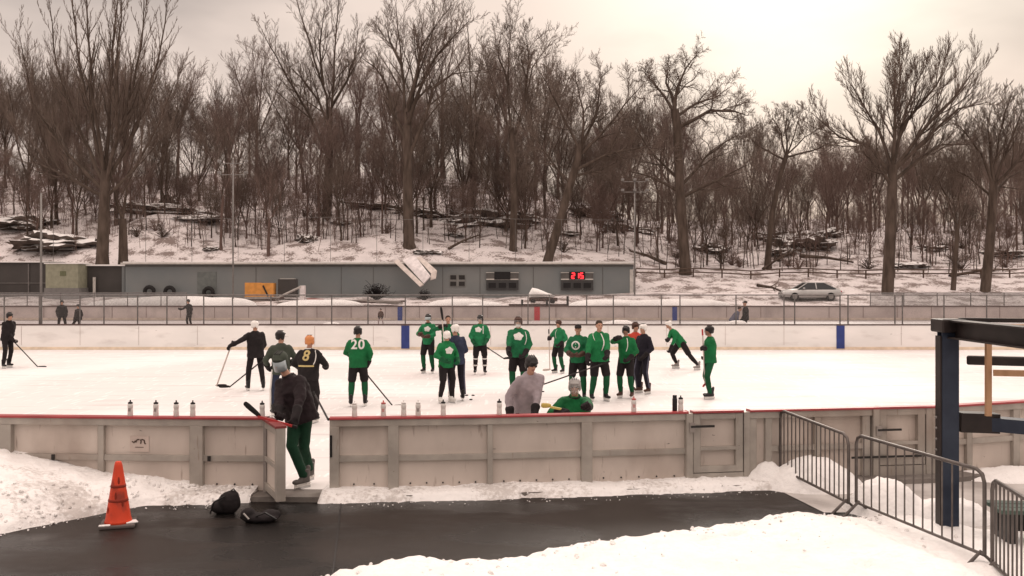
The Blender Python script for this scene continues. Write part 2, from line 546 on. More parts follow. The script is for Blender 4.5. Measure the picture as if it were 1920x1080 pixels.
def bbar(px0, px1, z0, z1, off, th, name, m, bev=0.0):
    """a strip of the boards between two columns, following the polyline; off = towards the camera"""
    b = MB(); cols = [px0] + [p for p, _ in BL if px0 < p < px1] + [px1]
    pr = []
    for c in cols:
        p, t = bp(c); nrm = V((t.y, -t.x, 0))
        a = p + nrm * off - B0; bb = p + nrm * (off + th) - B0
        pr.append((a, bb))
    for a, bb in pr:
        b.v += [V((a.x, a.y, z0)), V((bb.x, bb.y, z0)), V((bb.x, bb.y, z1)), V((a.x, a.y, z1))]
    for i in range(len(cols) - 1):
        o = i * 4
        for k in range(4):
            b.f.append((o + k, o + 4 + k, o + 4 + (k + 1) % 4, o + (k + 1) % 4))
    b.f.append((3, 2, 1, 0)); o = (len(cols) - 1) * 4; b.f.append((o, o + 1, o + 2, o + 3))
    ob = b.build(name, m, boards)
    if bev:
        q = ob.modifiers.new('b', 'BEVEL'); q.width = bev; q.segments = 2
    return ob


def wide(px): return 13.3 / F_PX * px


segs = [(-1500, 503), (619, 1287), (1402, 2110)]
for a, b in segs:
    bbar(a, b, KERB, 1.06, -0.02, 0.02, 'panel', M_BOARD)
    bbar(a, b, CAPZ - 0.03, CAPZ, -0.06, 0.16, 'cap_rail', M_RED, 0.006)
    bbar(a, b, 0.965, CAPZ - 0.031, 0.0, 0.075, 'top_rail', M_FRAME, 0.004)
posts = [(-300, 20), (-130, 12), (12, 30), (193, 11), (372, 24), (628, 18), (738, 20), (918, 10), (1098, 20), (1408, 14), (1438, 12), (1530, 12), (1620, 14), (1745, 14), (1812, 10), (1900, 12), (1990, 12)]
for px, w in posts:
    bbar(px - w / 2, px + w / 2, KERB, 0.965, 0.002, 0.085 if w > 14 else 0.06, 'post', M_FRAME if w < 20 else M_FRAME, 0.004)
bbar(497, 503, KERB, 1.058, -0.05, 0.13, 'end_post', M_FRAMED)
edges = [(-290, -136), (-124, -3), (27, 187), (199, 360), (384, 497), (637, 728), (748, 913), (923, 1088), (1108, 1287), (1444, 1524), (1536, 1613), (1752, 1807), (1817, 1894), (1906, 1984)]
for a, b in edges:
    bbar(a, b, 0.475, 0.555, 0.002, 0.05, 'middle_rail', M_FRAME, 0.003)
bbar(620, 624, 0.55, 0.85, 0.087, 0.02, 'latch', M_BLACK)
rr = random.Random(8)
for a, b in edges[1:9]:
    st = []
    n = max(2, int((b - a) / 33))
    for k in range(n):
        px = a + (b - a) * (k + 0.7) / (n + 0.4); p, t = bp(px); nrm = V((t.y, -t.x, 0))
        q = p + nrm * 0.012 - B0
        MB().cap_(q + V((0, 0, 0.155)), q + nrm * 0.008 + V((0, 0, 0.155)), 0.013, 0.011, 8).build('bolt', M_DARKM, boards)
for px in (104, 395):
    p, t = bp(px); nrm = V((t.y, -t.x, 0)); q = p + nrm * 0.06 - B0
    MB().box(q + V((0, 0, 0.515)), (0.04, 0.03, 0.07)).build('latch', M_DARKM, boards)
# weathered notice with smudged lettering
p, t = bp(262); nrm = V((t.y, -t.x, 0)); c0 = p + nrm * 0.006 - B0
nt = MB().box(c0 + V((0, 0, 0.70)), (0.27, 0.006, 0.22), rz=atan2(t.y, t.x)).build('notice', mat('paper', (0.50, 0.42, 0.375), 0.7, var=0.1), boards)
mk = MB()
for (x, z, pts) in ((-0.075, .735, ((-.03, .0), (0, -.015), (.02, .01))), (-.02, .742, ((-.03, -.02), (-.01, .02), (.02, .02))), (0.02, .735, ((0, -.03), (.005, 0), (0, .03))), (0.055, .735, ((-.02, .03), (.015, .02), (.02, -.02), (.035, -.035)))):
    P = [c0 + t * (x + a) - B0 * 0 + nrm * 0.006 + V((0, 0, z + b)) for a, b in pts]
    mk.tube(P, 0.009, 5)
mk.bar(c0 + t * -0.06 + nrm * 0.005 + V((0, 0, .655)), c0 + t * 0.06 + nrm * 0.005 + V((0, 0, .655)), 0.004, 0.008)
mk.build('lettering', mat('ink', (0.07, 0.045, 0.035), 0.8), nt)

# closed gate on the right with its frame and bolt
def gate(a, b, z0, hy):
    t_ = 0.10
    w = 14
    bbar(a - 13, a - 1, KERB, 1.06, -0.04, 0.14, 'gate_post', M_FRAME, 0.004)
    bbar(b + 1, b + 12, KERB, 1.06, -0.04, 0.12, 'gate_post', M_FRAME, 0.004)
    bbar(a, b, KERB, z0 - 0.01, -0.04, 0.12, 'threshold', M_FRAME)
    bbar(a, b, CAPZ - 0.028, CAPZ + 0.002, -0.06, 0.16, 'cap_rail', M_RED)
    g_ = bbar(a, b, z0, 1.055, -0.02, 0.022, 'gate', M_BOARD)
    for (u0, u1, v0, v1) in ((a + 1, a + w, z0, 1.05), (b - w, b - 1, z0, 1.05), (a + w, b - w, 0.97, 1.05), (a + w, b - w, z0, z0 + 0.09), (a + w, b - w, 0.52, 0.57)):
        q = bbar(u0, u1, v0, v1, 0.004, 0.07, 'gate_frame', M_FRAME, 0.004); q.parent = g_
    q = bbar(a - 6, a + 38, hy, hy + 0.03, 0.10, 0.03, 'handle', M_DARKM); q.parent = g_
    q = bbar(a - 8, a + 2, hy - 0.07, hy + 0.07, 0.085, 0.04, 'latch', M_FRAMED); q.parent = g_
    return g_


gate(1296, 1390, 0.20, 0.86)
gate(1644, 1730, 0.22, 0.74)
q = bbar(1590, 1725, 0.34, 0.37, 0.10, 0.02, 'handle', M_DARKM)

# open gate swung out towards the walkway
og = empty('open_gate', (X_at(503, 13.2), 13.2, 0)); og.parent = boards; og.location = V((X_at(501, 13.18), 13.18, 0)) - B0
og.name = 'swing_gate'
h0 = V((0, 0, 0)); h1 = V((0.36, -0.74, 0)); tt = h1.normalized(); nn = V((-tt.y, tt.x, 0)) * -1
MB().bar(h0 + V((0, 0, 0.575)), h1 + V((0, 0, 0.575)), 0.03, 0.95).build('gate_panel', M_BOARD, og)
fr = MB()
fr.bar(h0 + V((0, 0, .10)), h0 + V((0, 0, 1.05)), 0.10, 0.08, up=nn)
fr.bar(h1 + V((0, 0, .10)), h1 + V((0, 0, 1.05)), 0.10, 0.12, up=nn)
fr.bar(h0 + V((0, 0, 1.0)) + tt * .04, h1 + V((0, 0, 1.0)) - tt * .04, 0.098, 0.095).bar(h0 + V((0, 0, .15)) + tt * .04, h1 + V((0, 0, .15)) - tt * .04, 0.098, 0.095)
fr.bar(h0 + V((0, 0, .53)) + tt * .04, h1 + V((0, 0, .53)) - tt * .04, 0.096, 0.06)
fr.build('gate_frame', M_FRAME, og)
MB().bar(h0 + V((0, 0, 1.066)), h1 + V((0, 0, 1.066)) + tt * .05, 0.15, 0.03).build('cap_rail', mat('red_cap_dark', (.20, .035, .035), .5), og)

# kerb under the boards
kb = MB(); KN = []
for i in range(len(BW)):
    t = (BW[min(i + 1, len(BW) - 1)] - BW[max(i - 1, 0)]).normalized(); KN.append(V((t.y, -t.x, 0)))
for i in range(len(BW) - 1):
    a, b, na, nb_ = BW[i], BW[i + 1], KN[i], KN[i + 1]
    kb.v += [a - na * .1 + V((0, 0, KERB)), a + na * .38 + V((0, 0, KERB)), a + na * .38 + V((0, 0, -.02)), b - nb_ * .1 + V((0, 0, KERB)), b + nb_ * .38 + V((0, 0, KERB)), b + nb_ * .38 + V((0, 0, -.02))]
    o = len(kb.v) - 6; kb.f += [(o, o + 1, o + 4, o + 3), (o + 1, o + 2, o + 5, o + 4)]
tag(kb.build('kerb', M_CONC), kind='structure')

# ---------------------------------------------------------------- snow banks (height fields)


def snow_patch(name, x0, x1, y0, y1, st, h, m=M_BANK, lump=0.03):
    b = MB(); X = frange(x0, x1, st); Y = frange(y0, y1, st); idx = {}
    for j, y in enumerate(Y):
        for i, x in enumerate(X):
            z = h(x, y)
            if z > 0.0:
                z += lump * min(1, z / 0.12) * (nz(x, y, 1, 4.5) + 0.9 * abs(nz(x, y, 2, 9)) + 0.5 * nz(x, y, 7, 22)) - .05 * max(0, nz(x, y, 12, 3.2) - .45) * 4 * min(1, z / 0.12)
            idx[i, j] = len(b.v); b.v.append(V((x, y, z)))
    for j in range(len(Y) - 1):
        for i in range(len(X) - 1):
            q = (idx[i, j], idx[i + 1, j], idx[i + 1, j + 1], idx[i, j + 1])
            if max(b.v[k].z for k in q) > 0.001:
                b.f.append(q)
    o = b.build(name, m, smooth=True)
    return tag(o, kind='stuff')


EDGE = [(p[0], p[1]) for p in ((X_at(560, 9.2), 9.0), (X_at(640, 9.6), 9.35), (X_at(720, 9.9), 9.65), (X_at(790, 10.1), 9.95), (X_at(840, 10.0), 9.82), (X_at(950, 10.1), 9.85), (X_at(1040, 10.4), 10.2), (X_at(1150, 10.8), 10.62), (X_at(1290, 11.3), 11.05), (X_at(1330, 11.3), 11.1), (X_at(1440, 11.8), 11.65), (X_at(1560, 11.9), 11.75), (4.4, 11.9), (4.9, 12.5), (5.4, 11.6), (6.4, 11.0), (8.5, 10.5))]


def front_h(x, y):
    e = interp(EDGE, x) + 0.10 * nz(x, 0, 4, 1.9) + 0.05 * nz(x, 0, 8, 6)
    if x < EDGE[0][0]: e -= (EDGE[0][0] - x) * 2.2
    t = e - y
    if t < 0: return -0.03
    r = sm(3.6, 4.6, x)
    z = 0.16 * sm(0, .22, t) + 0.16 * sm(.1, 1.5, t) + 0.35 * sm(1.0, 4.5, t)
    zr = 0.05 * sm(0, .3, t) + 0.03 * sm(.2, 2.2, t)
    return z * (1 - r) + zr * r


snow_patch('snow_bank', -3.2, 8.5, 5.0, 12.9, 0.055, front_h, M_SNOW, 0.035)


def left_h(x, y):
    e = interp([(-9, 10.2), (-6.0, 11.2), (-5.6, 11.7), (-5.2, 12.2), (-4.9, 12.55), (-4.3, 12.62), (-3.9, 12.66), (-3.5, 12.72)], x) + 0.08 * nz(x, 1, 2, 2.5) + 0.03 * nz(x, 1, 5, 8)
    t = y - e
    if t < 0: return -0.03
    hm = interp([(-9, .8), (-7.2, .55), (-6.6, .40), (-6.1, .30), (-5.6, .20), (-5.2, .19), (-4.7, .12), (-4.2, .06), (-3.3, .05)], x)
    return KERB * 1.25 * sm(0, .12, t) + hm * sm(0, .75, t)


snow_patch('snow_bank', -9, -3.52, 10, 13.42, 0.05, left_h, M_BANK, 0.03)


def strip_h(x, y):
    if x < -3.7 or (-3.5 < x < -2.6): return -0.03
    d = interp([(p.x, p.y) for p in BW], x); t = d - y
    w = 0.47 + 0.10 * nz(x, 3, 1, 2) + 0.05 * nz(x, 3, 1, 9)
    if t > w: return -0.03
    return KERB * (1.0 if t < .37 else sm(w, .36, t)) + (0.015 + 0.05 * sm(w, w * .3, t)) * sm(w, w - .08, t) * (0.7 + 0.5 * nz(x, 5, 1, 1.3))


snow_patch('snow_strip', -3.9, 4.4, 12.5, 14.0, 0.04, strip_h, M_BANK, 0.02)


def right_h(x, y):
    z = -0.03
    for (cx, cy, rx, ry, h) in ((4.35, 13.75, .75, .55, .42), (3.75, 13.9, .4, .3, .30), (4.85, 12.35, .55, .55, .40), (5.5, 12.0, .6, .5, .22), (7.7, 14.4, 1.1, .5, .14)):
        q = ((x - cx) / rx) ** 2 + ((y - cy) / ry) ** 2
        z = max(z, h * (1 - q) if q < 1 else -0.03)
    return z


snow_patch('snow_heap', 3.2, 9, 11.4, 15.2, 0.05, right_h, M_SNOW, 0.04)

cl = MB(); rc = random.Random(99)


def clod(x, y, z, q):
    M = Matrix.Rotation(rc.uniform(0, 6), 3, V((rc.random(), rc.random(), rc.random() + .1)).normalized())
    n0 = len(cl.v); cl.ell((x, y, z), q * rc.uniform(.7, 1.4), q * rc.uniform(.7, 1.2), q * rc.uniform(.5, .9), M, 7, 4)
    for k in range(n0, len(cl.v)): cl.v[k] += V((rc.uniform(-1, 1), rc.uniform(-1, 1), rc.uniform(-1, 1))) * q * .16


for _ in range(330):
    x = rc.uniform(-2.6, 5.2); e = interp(EDGE, x) + .1 * nz(x, 0, 4, 1.9); t = rc.uniform(-.30, .5) if rc.random() < .6 else rc.uniform(.2, 2.6); y = e - t
    clod(x, y, max(0, front_h(x, y)) + .008, rc.uniform(.006, .03) * (.5 if t < 0 else 1))
for _ in range(420):
    x = rc.uniform(-7.5, -3.6); e = interp([(-9, 10.2), (-6.0, 11.2), (-5.6, 11.7), (-5.2, 12.2), (-4.9, 12.55), (-4.3, 12.62), (-3.5, 12.72)], x); t = rc.uniform(-.25, .9); y = min(13.1, e + t)
    clod(x, y, max(0, left_h(x, y)) + .006, rc.uniform(.006, .035) * (.5 if t < 0 else 1))
for _ in range(260):
    x = rc.uniform(-2.5, 4.0); dd = interp([(p.x, p.y) for p in BW], x); t = rc.uniform(.1, .75); y = dd - t
    clod(x, y, max(0, strip_h(x, y)) + .004, rc.uniform(.004, .02) * (.6 if t > .5 else 1))
tag(cl.build('snow_crumbs', M_BANK), kind='stuff')

# ---------------------------------------------------------------- far boards, dividing fence, second rink
fb = empty('dasher_board', (0, FAR, 0))
tag(fb, 'long white rink boards with dark cap on the far side of the ice', 'rink boards')
MB().box((0, 0.05, 0.54), (78, 0.08, 1.02)).build('panel', M_WHITEB, fb)
MB().box((0, 0.02, 0.09), (78, 0.03, 0.12)).build('kick_plate', M_YEL, fb)
MB().box((0, 0.15, 1.075), (78, 0.32, 0.05)).build('cap_rail', M_DKCAP, fb)
for px in (760, 1576):
    MB().box((X_at(px, FAR), 0.0, 0.56), (0.34, 0.026, 0.96)).build('line_marking', M_BLUEM, fb)
for px in range(-100, 2100, 110):
    MB().box((X_at(px + 30, FAR), 0.006, 0.62), (0.012, 0.012, 0.8)).build('panel_joint', M_TAUPE, fb)

fence = empty('chainlink_fence', (0, 40.25, 0))
tag(fence, 'tall thin grey wire fence standing on the cap of the far white boards', 'fence')
FP = [-60, 8, 75, 150, 195, 258, 313, 382, 436, 508, 557, 622, 690, 760, 848, 905, 990, 1030, 1100, 1150, 1240, 1275, 1380, 1470, 1490, 1575, 1590, 1678, 1692, 1770, 1850, 1940]
for px in FP:
    x = X_at(px, 40.25)
    MB().tube([(x, 0, 1.1), (x, 0, 2.32)], 0.028 if px != 75 else 0.05, 6).build('post', M_GALV, fence)
for z, r in ((2.32, 0.028), ):
    MB().tube([(-34, 0, z), (34, 0, z)], r, 6).build('rail', M_GALV, fence)
MB().quad((-34, 0.03, 1.1), (34, 0.03, 1.1), (34, 0.03, 2.3), (-34, 0.03, 2.3)).build('wire_mesh', M_CHAIN, fence)

f2 = empty('dasher_board', (0, 68.0, 0))
tag(f2, 'dull taupe boards of the second rink beyond the wire fence', 'rink boards')
MB().box((0, 0.05, 0.5), (110, 0.08, 1.05)).build('panel', M_TAUPE, f2)
MB().box((-8, 0.1, 1.05), (94, 0.3, 0.07)).build('cap_rail', M_DKCAP, f2)
MB().box((0, -0.01, 0.14), (110, 0.03, 0.16)).build('kick_plate', mat('kick2', (.5, .42, .36), .6), f2)
for px, m_, w in ((750, M_BLUEM, .34), (1265, M_BLUEM, .34), (1007, M_REDM, .4)):
    MB().box((X_at(px, 68), -0.012, 0.52), (w, 0.03, 0.98)).build('line_marking', m_, f2)
for k in range(-14, 15):
    MB().box((k * 2.44 + .7, 0.0, 0.6), (0.05, 0.02, 0.85)).build('panel_joint', mat('joint', (.25, .2, .19), .6), f2)
# shelter bench / penalty box behind the second rink
sh = empty('players_bench', (X_at(1010, 69), 69.0, 0))
tag(sh, 'long dark low players bench behind the second rink below the scoreboards', 'bench')
MB().box((0, 0.3, 0.95), (4.3, 0.5, 0.45)).build('bench_front', M_DKCAP, sh)
MB().box((2.5, 0.2, 1.0), (1.6, 0.15, 0.10)).build('rail', M_DARKM, sh)
for x in (2.1, -1.2, 0.6):
    MB().box((x, 0.0, 1.15), (0.16, 0.16, 1.2 if x > 2 else 0.7)).build('post', M_DARKM, sh)
nf = empty('windscreen_fence', (0, 68.3, 0))
tag(nf, 'grey mesh windscreen fence closing the left end of the second rink', 'fence')
nf2 = empty('windscreen_fence', (0, 68.3, 0))
tag(nf2, 'grey mesh windscreen fence closing the right end of the second rink', 'fence')
for par, xa, xb in ((nf, -42, X_at(350, 68.3)), (nf2, X_at(1632, 68.3), 44)):
    MB().quad((xa, 0, 1.08), (xb, 0, 1.08), (xb, 0, 2.0), (xa, 0, 2.0)).build('wire_mesh', M_CHAIN2, par)
    MB().tube([(xa, 0, 2.0), (xb, 0, 2.0)], 0.03, 5).build('rail', M_GALV, par)
    for x in frange(xa, xb, 2.4):
        MB().tube([(x, 0, 1.0), (x, 0, 2.0)], 0.035, 5).build('post', M_GALV, par)


def mound(name, px, py, d, w, h, dd, label, cat, m, seed=1, z0=None):
    b = MB(); c = W(px, py, d); z = terr(c.x, d) if z0 is None else z0
    rings = []
    n = 18
    rr = random.Random(seed); ph = [rr.uniform(0, 6) for _ in range(4)]
    for k in range(7):
        t = k / 6; r_ = cos(t * pi / 2) ** .7
        rings.append((t, r_))
    for t, r_ in rings:
        for i in range(n):
            a = 2 * pi * i / n; q = 1 + .16 * sin(2 * a + ph[0]) + .09 * sin(5 * a + ph[1] + t * 3)
            b.v.append(V((cos(a) * w / 2 * r_ * q + w * .12 * t, sin(a) * dd / 2 * r_ * q, h * sin(t * pi / 2) * (1 + .1 * sin(3 * a + ph[2]) * r_))))
    for k in range(6):
        for i in range(n):
            b.f.append((k * n + i, k * n + (i + 1) % n, (k + 1) * n + (i + 1) % n, (k + 1) * n + i))
    b.f.append(tuple(6 * n + i for i in range(n)))
    o = b.build(name, m, smooth=True); o.location = (c.x, d, z - .05)
    if cat: tag(o, label, cat)
    else: tag(o, label, kind='stuff')
    return o


mound('snow_pile', 1155, 0, 56, 2.0, .6, 1.4, 'grey snow heap on the second rink behind the players', None, M_BANK, 3, 0.03)
mound('snow_pile', 1378, 0, 42, .9, .32, .6, 'snow heap behind the fence beside the bending skater', None, M_BANK, 4, 0.9)
mound('snow_pile', 620, 0, 41.0, .9, .18, .5, 'small white snow pile', None, M_SNOW, 5, 1.0)
for i, (px, w, h, d) in enumerate(((390, 7, .9, 71.5), (320, 8, .8, 72), (600, 6, .5, 72), (860, 4, .5, 72), (900, 3, .45, 72), (1130, 6, .5, 72.5), (1250, 8, .6, 72.5), (520, 5, .5, 71), (250, 6, .6, 72.5))):
    mound('snow_berm', px, 0, d, w, h, 2.2, 'snow berm ploughed up behind the second rink', None, M_SNOW, i + 10)

# ---------------------------------------------------------------- long low building
BD = 80.0
M_BLD = mat('grey_siding', (0.165, 0.185, 0.190), 0.6, var=0.1, scale=0.25, col2=(0.205, 0.215, 0.212), detail=5)
M_BLDD = mat('dark_siding', (0.060, 0.055, 0.052), 0.6, var=0.2, scale=0.4)
M_ROOFE = mat('roof_edge', (0.50, 0.48, 0.45), 0.6)
x0, x1 = X_at(235, BD), X_at(1188, BD)
bl = empty('storage_building', ((x0 + x1) / 2, BD, 1.3))
tag(bl, 'long low blue-grey shed with flat snowy roof at the foot of the wooded hill', 'building')
hw = (x1 - x0) / 2
MB().box((0, 2.0, 1.45), (2 * hw, 4, 2.9)).build('wall', M_BLD, bl)
MB().box((0, 1.85, 3.0), (2 * hw + .5, 4.5, .14)).build('roof', M_ROOFE, bl)
MB().box((0, 1.95, 3.11), (2 * hw + .3, 4.2, .08)).build('roof_snow', M_SNOW, bl)
MB().box((0, -.03, 2.80), (2 * hw, .05, .16)).build('fascia', mat('fascia', (.11, .11, .105), .6), bl)
MB().box((hw - .18, -.03, 1.35), (.28, .05, 2.3)).build('corner_trim', M_ROOFE, bl)
bx = lambda px: X_at(px, BD) - (x0 + x1) / 2
zz = lambda py: CAM_H - (py - HOR) / F_PX * BD - 1.3
for px in (437, 480, 640, 700, 830, 900, 1000, 1130):
    MB().box((bx(px), -.012, 1.35), (.05, .02, 2.7)).build('panel_joint', mat('fascia', (.11, .11, .105), .6), bl)
MB().box((bx(388), -.03, zz(530)), (1.6, .05, 1.8)).build('door', mat('doorgrey', (.14, .155, .15), .6), bl)
vn = MB().box((bx(858), -.04, zz(526)), (1.3, .06, 1.0)).build('vent', mat('vent', (.20, .20, .19), .5), bl)
for i in range(2):
    for j in range(2):
        MB().box((bx(850 + 16 * i), -.08, zz(520 + 12 * j)), (.50, .04, .36)).build('louvre', M_DARKM, vn)
# scoreboards hang on the wall: things of their own
M_LED = glow('red_led', (1.0, 0.03, 0.04), 1.6)


def seg_digit(b, cx, cz, ch, w=.26, h=.5):
    S = {'0': 'abcdef', '1': 'bc', '2': 'abged', '5': 'afgcd'}[ch]
    P = {'a': ((-1, 1), (1, 1)), 'g': ((-1, 0), (1, 0)), 'd': ((-1, -1), (1, -1)), 'f': ((-1, 0), (-1, 1)), 'e': ((-1, -1), (-1, 0)), 'b': ((1, 0), (1, 1)), 'c': ((1, -1), (1, 0))}
    for s_ in S:
        (a, c), (e, f) = P[s_]
        b.bar((cx + a * w / 2, -.15, cz + c * h / 2), (cx + e * w / 2, -.15, cz + f * h / 2), .10, .10, up=V((0, 1, 0)))


for px, lit in ((942, False), (1082, True)):
    s_ = empty('scoreboard', (X_at(px, BD - .12), BD - .12, CAM_H - (525 - HOR) / F_PX * BD))
    tag(s_, 'scoreboard with glowing red digits on the grey shed wall' if lit else 'unlit dark scoreboard on the grey shed wall beside the window vent', 'scoreboard')
    MB().box((0, 0, -.42), (2.7, .16, .85)).build('lower_panel', mat('sb', (.05, .05, .05), .5), s_)
    MB().box((0, 0, .34), (2.7, .16, .42)).build('upper_panel', mat('sb2', (.10, .095, .09), .5), s_)
    MB().box((0, -.02, .36), (1.35, .2, .66)).build('clock_panel', M_BLACK, s_)
    MB().box((0, -.02, .06), (2.7, .18, .10)).build('trim', M_ROOFE, s_)
    MB().box((0, -.02, .62), (2.75, .18, .05)).build('trim', M_ROOFE, s_)
    for k in range(3):
        MB().box((-.85 + k * .85, -.1, -.45), (.62, .04, .42)).build('score_panel', M_BLACK, s_)
    if lit:
        b = MB()
        for k, ch in enumerate('215'):
            seg_digit(b, -.34 + k * .36, .36, ch, .22, .42)
        b.build('digits', M_LED, s_)
# annex boxes on the left
an = empty('storage_container', (X_at(116, 79), 79, 1.3))
tag(an, 'small beige container box at the left end of the grey shed', 'container')
MB().box((0, 1.2, 1.95), (2.7, 2.4, 2.0)).build('container_body', mat('beige', (.27, .27, .20), .6), an)
MB().box((0, 1.2, .5), (2.9, 2.5, .9)).build('base', mat('greyb', (.17, .165, .16), .7), an)
MB().box((0, 1.2, 2.98), (2.9, 2.6, .07)).build('roof_snow', M_SNOW, an)
MB().box((.1, -.02, 2.15), (.5, .03, .4)).build('vent', mat('oliv', (.13, .14, .08), .6), an)
an2 = empty('shed', (X_at(190, 80.5), 80.5, 1.3))
tag(an2, 'dark brown open-fronted shed between the beige box and the grey shed', 'shed')
MB().box((0, 2, 1.4), (4.0, 3.6, 2.8)).build('wall', M_BLDD, an2)
MB().box((0, 1.9, 2.86), (4.2, 4.0, .12)).build('roof', M_SNOW, an2)
for x in (-1.85, 1.85):
    MB().box((x, .12, 1.4), (.25, .2, 2.8)).build('post', M_BLD, an2)
MB().box((-.55, -.1, .9), (.22, .1, 1.9)).build('pale_post', M_ROOFE, an2)
an3 = empty('shed', (X_at(30, 81), 81, 1.3))
tag(an3, 'wide black-brown shed behind the light pole at the far left end', 'shed')
MB().box((-2.2, 1.5, 1.55), (9.8, 3, 3.1)).build('wall', M_BLDD, an3)
MB().box((-2.2, 1.4, 3.15), (10, 3.3, .10)).build('roof', M_SNOW, an3)
for x in (-5.6, -2.3, 1.1):
    MB().box((x, -.04, 1.5), (.12, .08, 3.0)).build('post', M_GALV, an3)
MB().box((-2.2, -.05, 1.35), (9.8, .05, .07)).build('rail', M_GALV, an3)

# clutter in front of the building
yb = empty('equipment_box', W(488, 547, 77)); yb.location.z = terr(yb.location.x, 77)
tag(yb, 'orange-yellow equipment cabinet standing against the grey shed', 'cabinet')
MB().box((-.55, 0, .75), (1.15, .9, 1.35)).build('cabinet', mat('orange', (.62, .28, .07), .5), yb)
MB().box((.6, 0, .75), (1.15, .9, 1.30)).build('cabinet', mat('orange', (.62, .28, .07), .5), yb)
MB().bar((.35, -.47, 1.2), (.75, -.47, .35), .1, .12).build('bracket', M_DARKM, yb)
db = empty('machine', W(540, 545, 77.5)); db.location.z = terr(db.location.x, 77.5)
tag(db, 'dark boxy machine with a pale lid beside the orange cabinet', 'machine')
MB().box((0, 0, .9), (1.4, 1, 1.5)).build('machine_body', M_BLDD, db)
MB().box((0, 0, 1.68), (1.1, .9, .06)).build('lid', M_ROOFE, db)
ra = empty('ramp', W(545, 552, 75.5)); ra.location.z = terr(ra.location.x, 75.5)
tag(ra, 'white folded ramp propped at an angle in front of the dark machine', 'ramp')
MB().bar((-1.2, 0, .25), (.9, 0, 1.25), .9, .10).build('deck', M_ROOFE, ra)
MB().bar((.95, 0, .1), (.95, 0, 1.3), .35, .6, up=V((0, 1, 0))).build('support', mat('wh', (.7, .66, .66), .6), ra)
MB().bar((1.3, 0, .25), (2.6, .2, .2), .6, .08).build('rail', mat('pinkish', (.4, .16, .15), .6), ra)
# two tilted white panels on the roof edge
pn = empty('awning_panel', W(776, 506, 78))
tag(pn, 'large white awning panel tilted over the front edge of the shed roof', 'panel')


def slab(name, pts, ds, th, m, parent):
    b = MB(); P = [W(x, y, d_) - parent.location for (x, y), d_ in zip(pts, ds)]
    nrm = (P[1] - P[0]).cross(P[3] - P[0]).normalized() * th
    b.v = P + [q + nrm for q in P]
    b.f = [(0, 1, 2, 3), (7, 6, 5, 4), (0, 4, 5, 1), (1, 5, 6, 2), (2, 6, 7, 3), (3, 7, 4, 0)]
    return b.build(name, m, parent)


WHP = mat('whp', (.60, .54, .50), .6)
slab('edge_beam', [(738, 490), (746, 486), (794, 533), (787, 537)], (79.3, 79.3, 77.2, 77.2), .12, WHP, pn)
slab('panel', [(754, 487), (778, 479), (807, 517), (794, 531)], (79.3, 79.3, 77.2, 77.2), .12, mat('wh', (.70, .66, .64), .6), pn)
slab('flap', [(781, 483), (790, 481), (819, 507), (808, 512)], (79.3, 79.3, 77.6, 77.6), .1, WHP, pn)
slab('flap_end', [(808, 512.5), (819, 507.5), (817, 522), (807, 525)], (77.58, 77.58, 77.4, 77.4), .1, WHP, pn)
# snow covered cart
ct = empty('covered_cart', W(1016, 555, 74)); ct.location.z = terr(ct.location.x, 74)
tag(ct, 'snow-capped cart parked in front of the shed between the two scoreboards', 'cart')
b = MB()
b.loft([(V((-1.0, 0, .55)), V((0, .35, 0)), V((0, 0, .2))), (V((-.75, 0, .75)), V((0, .6, 0)), V((0, 0, .42))), (V((-.3, 0, .72)), V((0, .6, 0)), V((0, 0, .36))), (V((.4, 0, .58)), V((0, .5, 0)), V((0, 0, .2))), (V((1.0, 0, .52)), V((0, .3, 0)), V((0, 0, .08)))], 12)
b.build('snow_cover', M_SNOW, ct, smooth=True)
MB().box((.1, 0, .25), (2.2, .9, .28)).build('bed', M_DKCAP, ct)
for x in (-.7, .8):
    MB().tube([(x, -.5, .1), (x, -.4, .1)], .2, 12).build('wheel', M_BLACK, ct)
# dark plants along the wall
rr = random.Random(5)


def bushy(name, px, py, d, r, m, label, cat, n=70, group=None):
    c = W(px, py, d); z = terr(c.x, d); b = MB()
    for _ in range(n):
        a = rr.uniform(0, 2 * pi); el = rr.uniform(.2, 1.4); L = r * rr.uniform(.6, 1.15)
        p1 = V((cos(a) * cos(el), sin(a) * cos(el), sin(el))) * L
        p1 += V((0, 0, .1)); mid = p1 * .5 + V((rr.uniform(-.1, .1), rr.uniform(-.1, .1), .12)) * r
        b.tube([(0, 0, 0), mid, p1], [.03, .022, .012], 4)
        for _ in range(3):
            q = p1 * rr.uniform(.5, 1); b.tube([q, q + V((rr.uniform(-1, 1), rr.uniform(-1, 1), rr.uniform(-.3, 1))) * .3 * r], [.02, .012], 3)
    o = b.build(name, m, smooth=False); o.location = (c.x, d, z - .05)
    return tag(o, label, cat, group)


M_TYRE = mat('rubber', (.018, .017, .017), .8)
for i, (px, py, lb) in enumerate(((280, 538, 'black tyre leaning on the grey shed, the one nearest the dark open shed'), (318, 538, 'middle black tyre of three leaning on the grey shed'), (391, 538, 'black tyre below the pale grey door of the shed'))):
    c = W(px, py, 79.5); ty = MB(); pts = []
    for k in range(13):
        a = 2 * pi * k / 12; pts.append((cos(a) * .38, 0.0, sin(a) * .38))
    ty.tube(pts, .17, 8, cap=False)
    o = ty.build('tyre', M_TYRE, smooth=True); o.location = (c.x, 79.5, terr(c.x, 79.5) + .5); tag(o, lb, 'tyre', 'tyres leaning on the shed')
bushy('dark_shrub', 706, 545, 77, 1.35, M_BLKCL, 'dark scraggly shrub in front of the grey shed left of the tilted panel', 'shrub')
bushy('low_shrub', 795, 552, 77, .8, M_BLKCL, 'low dark shrub under the tilted white panel', 'shrub', 40)
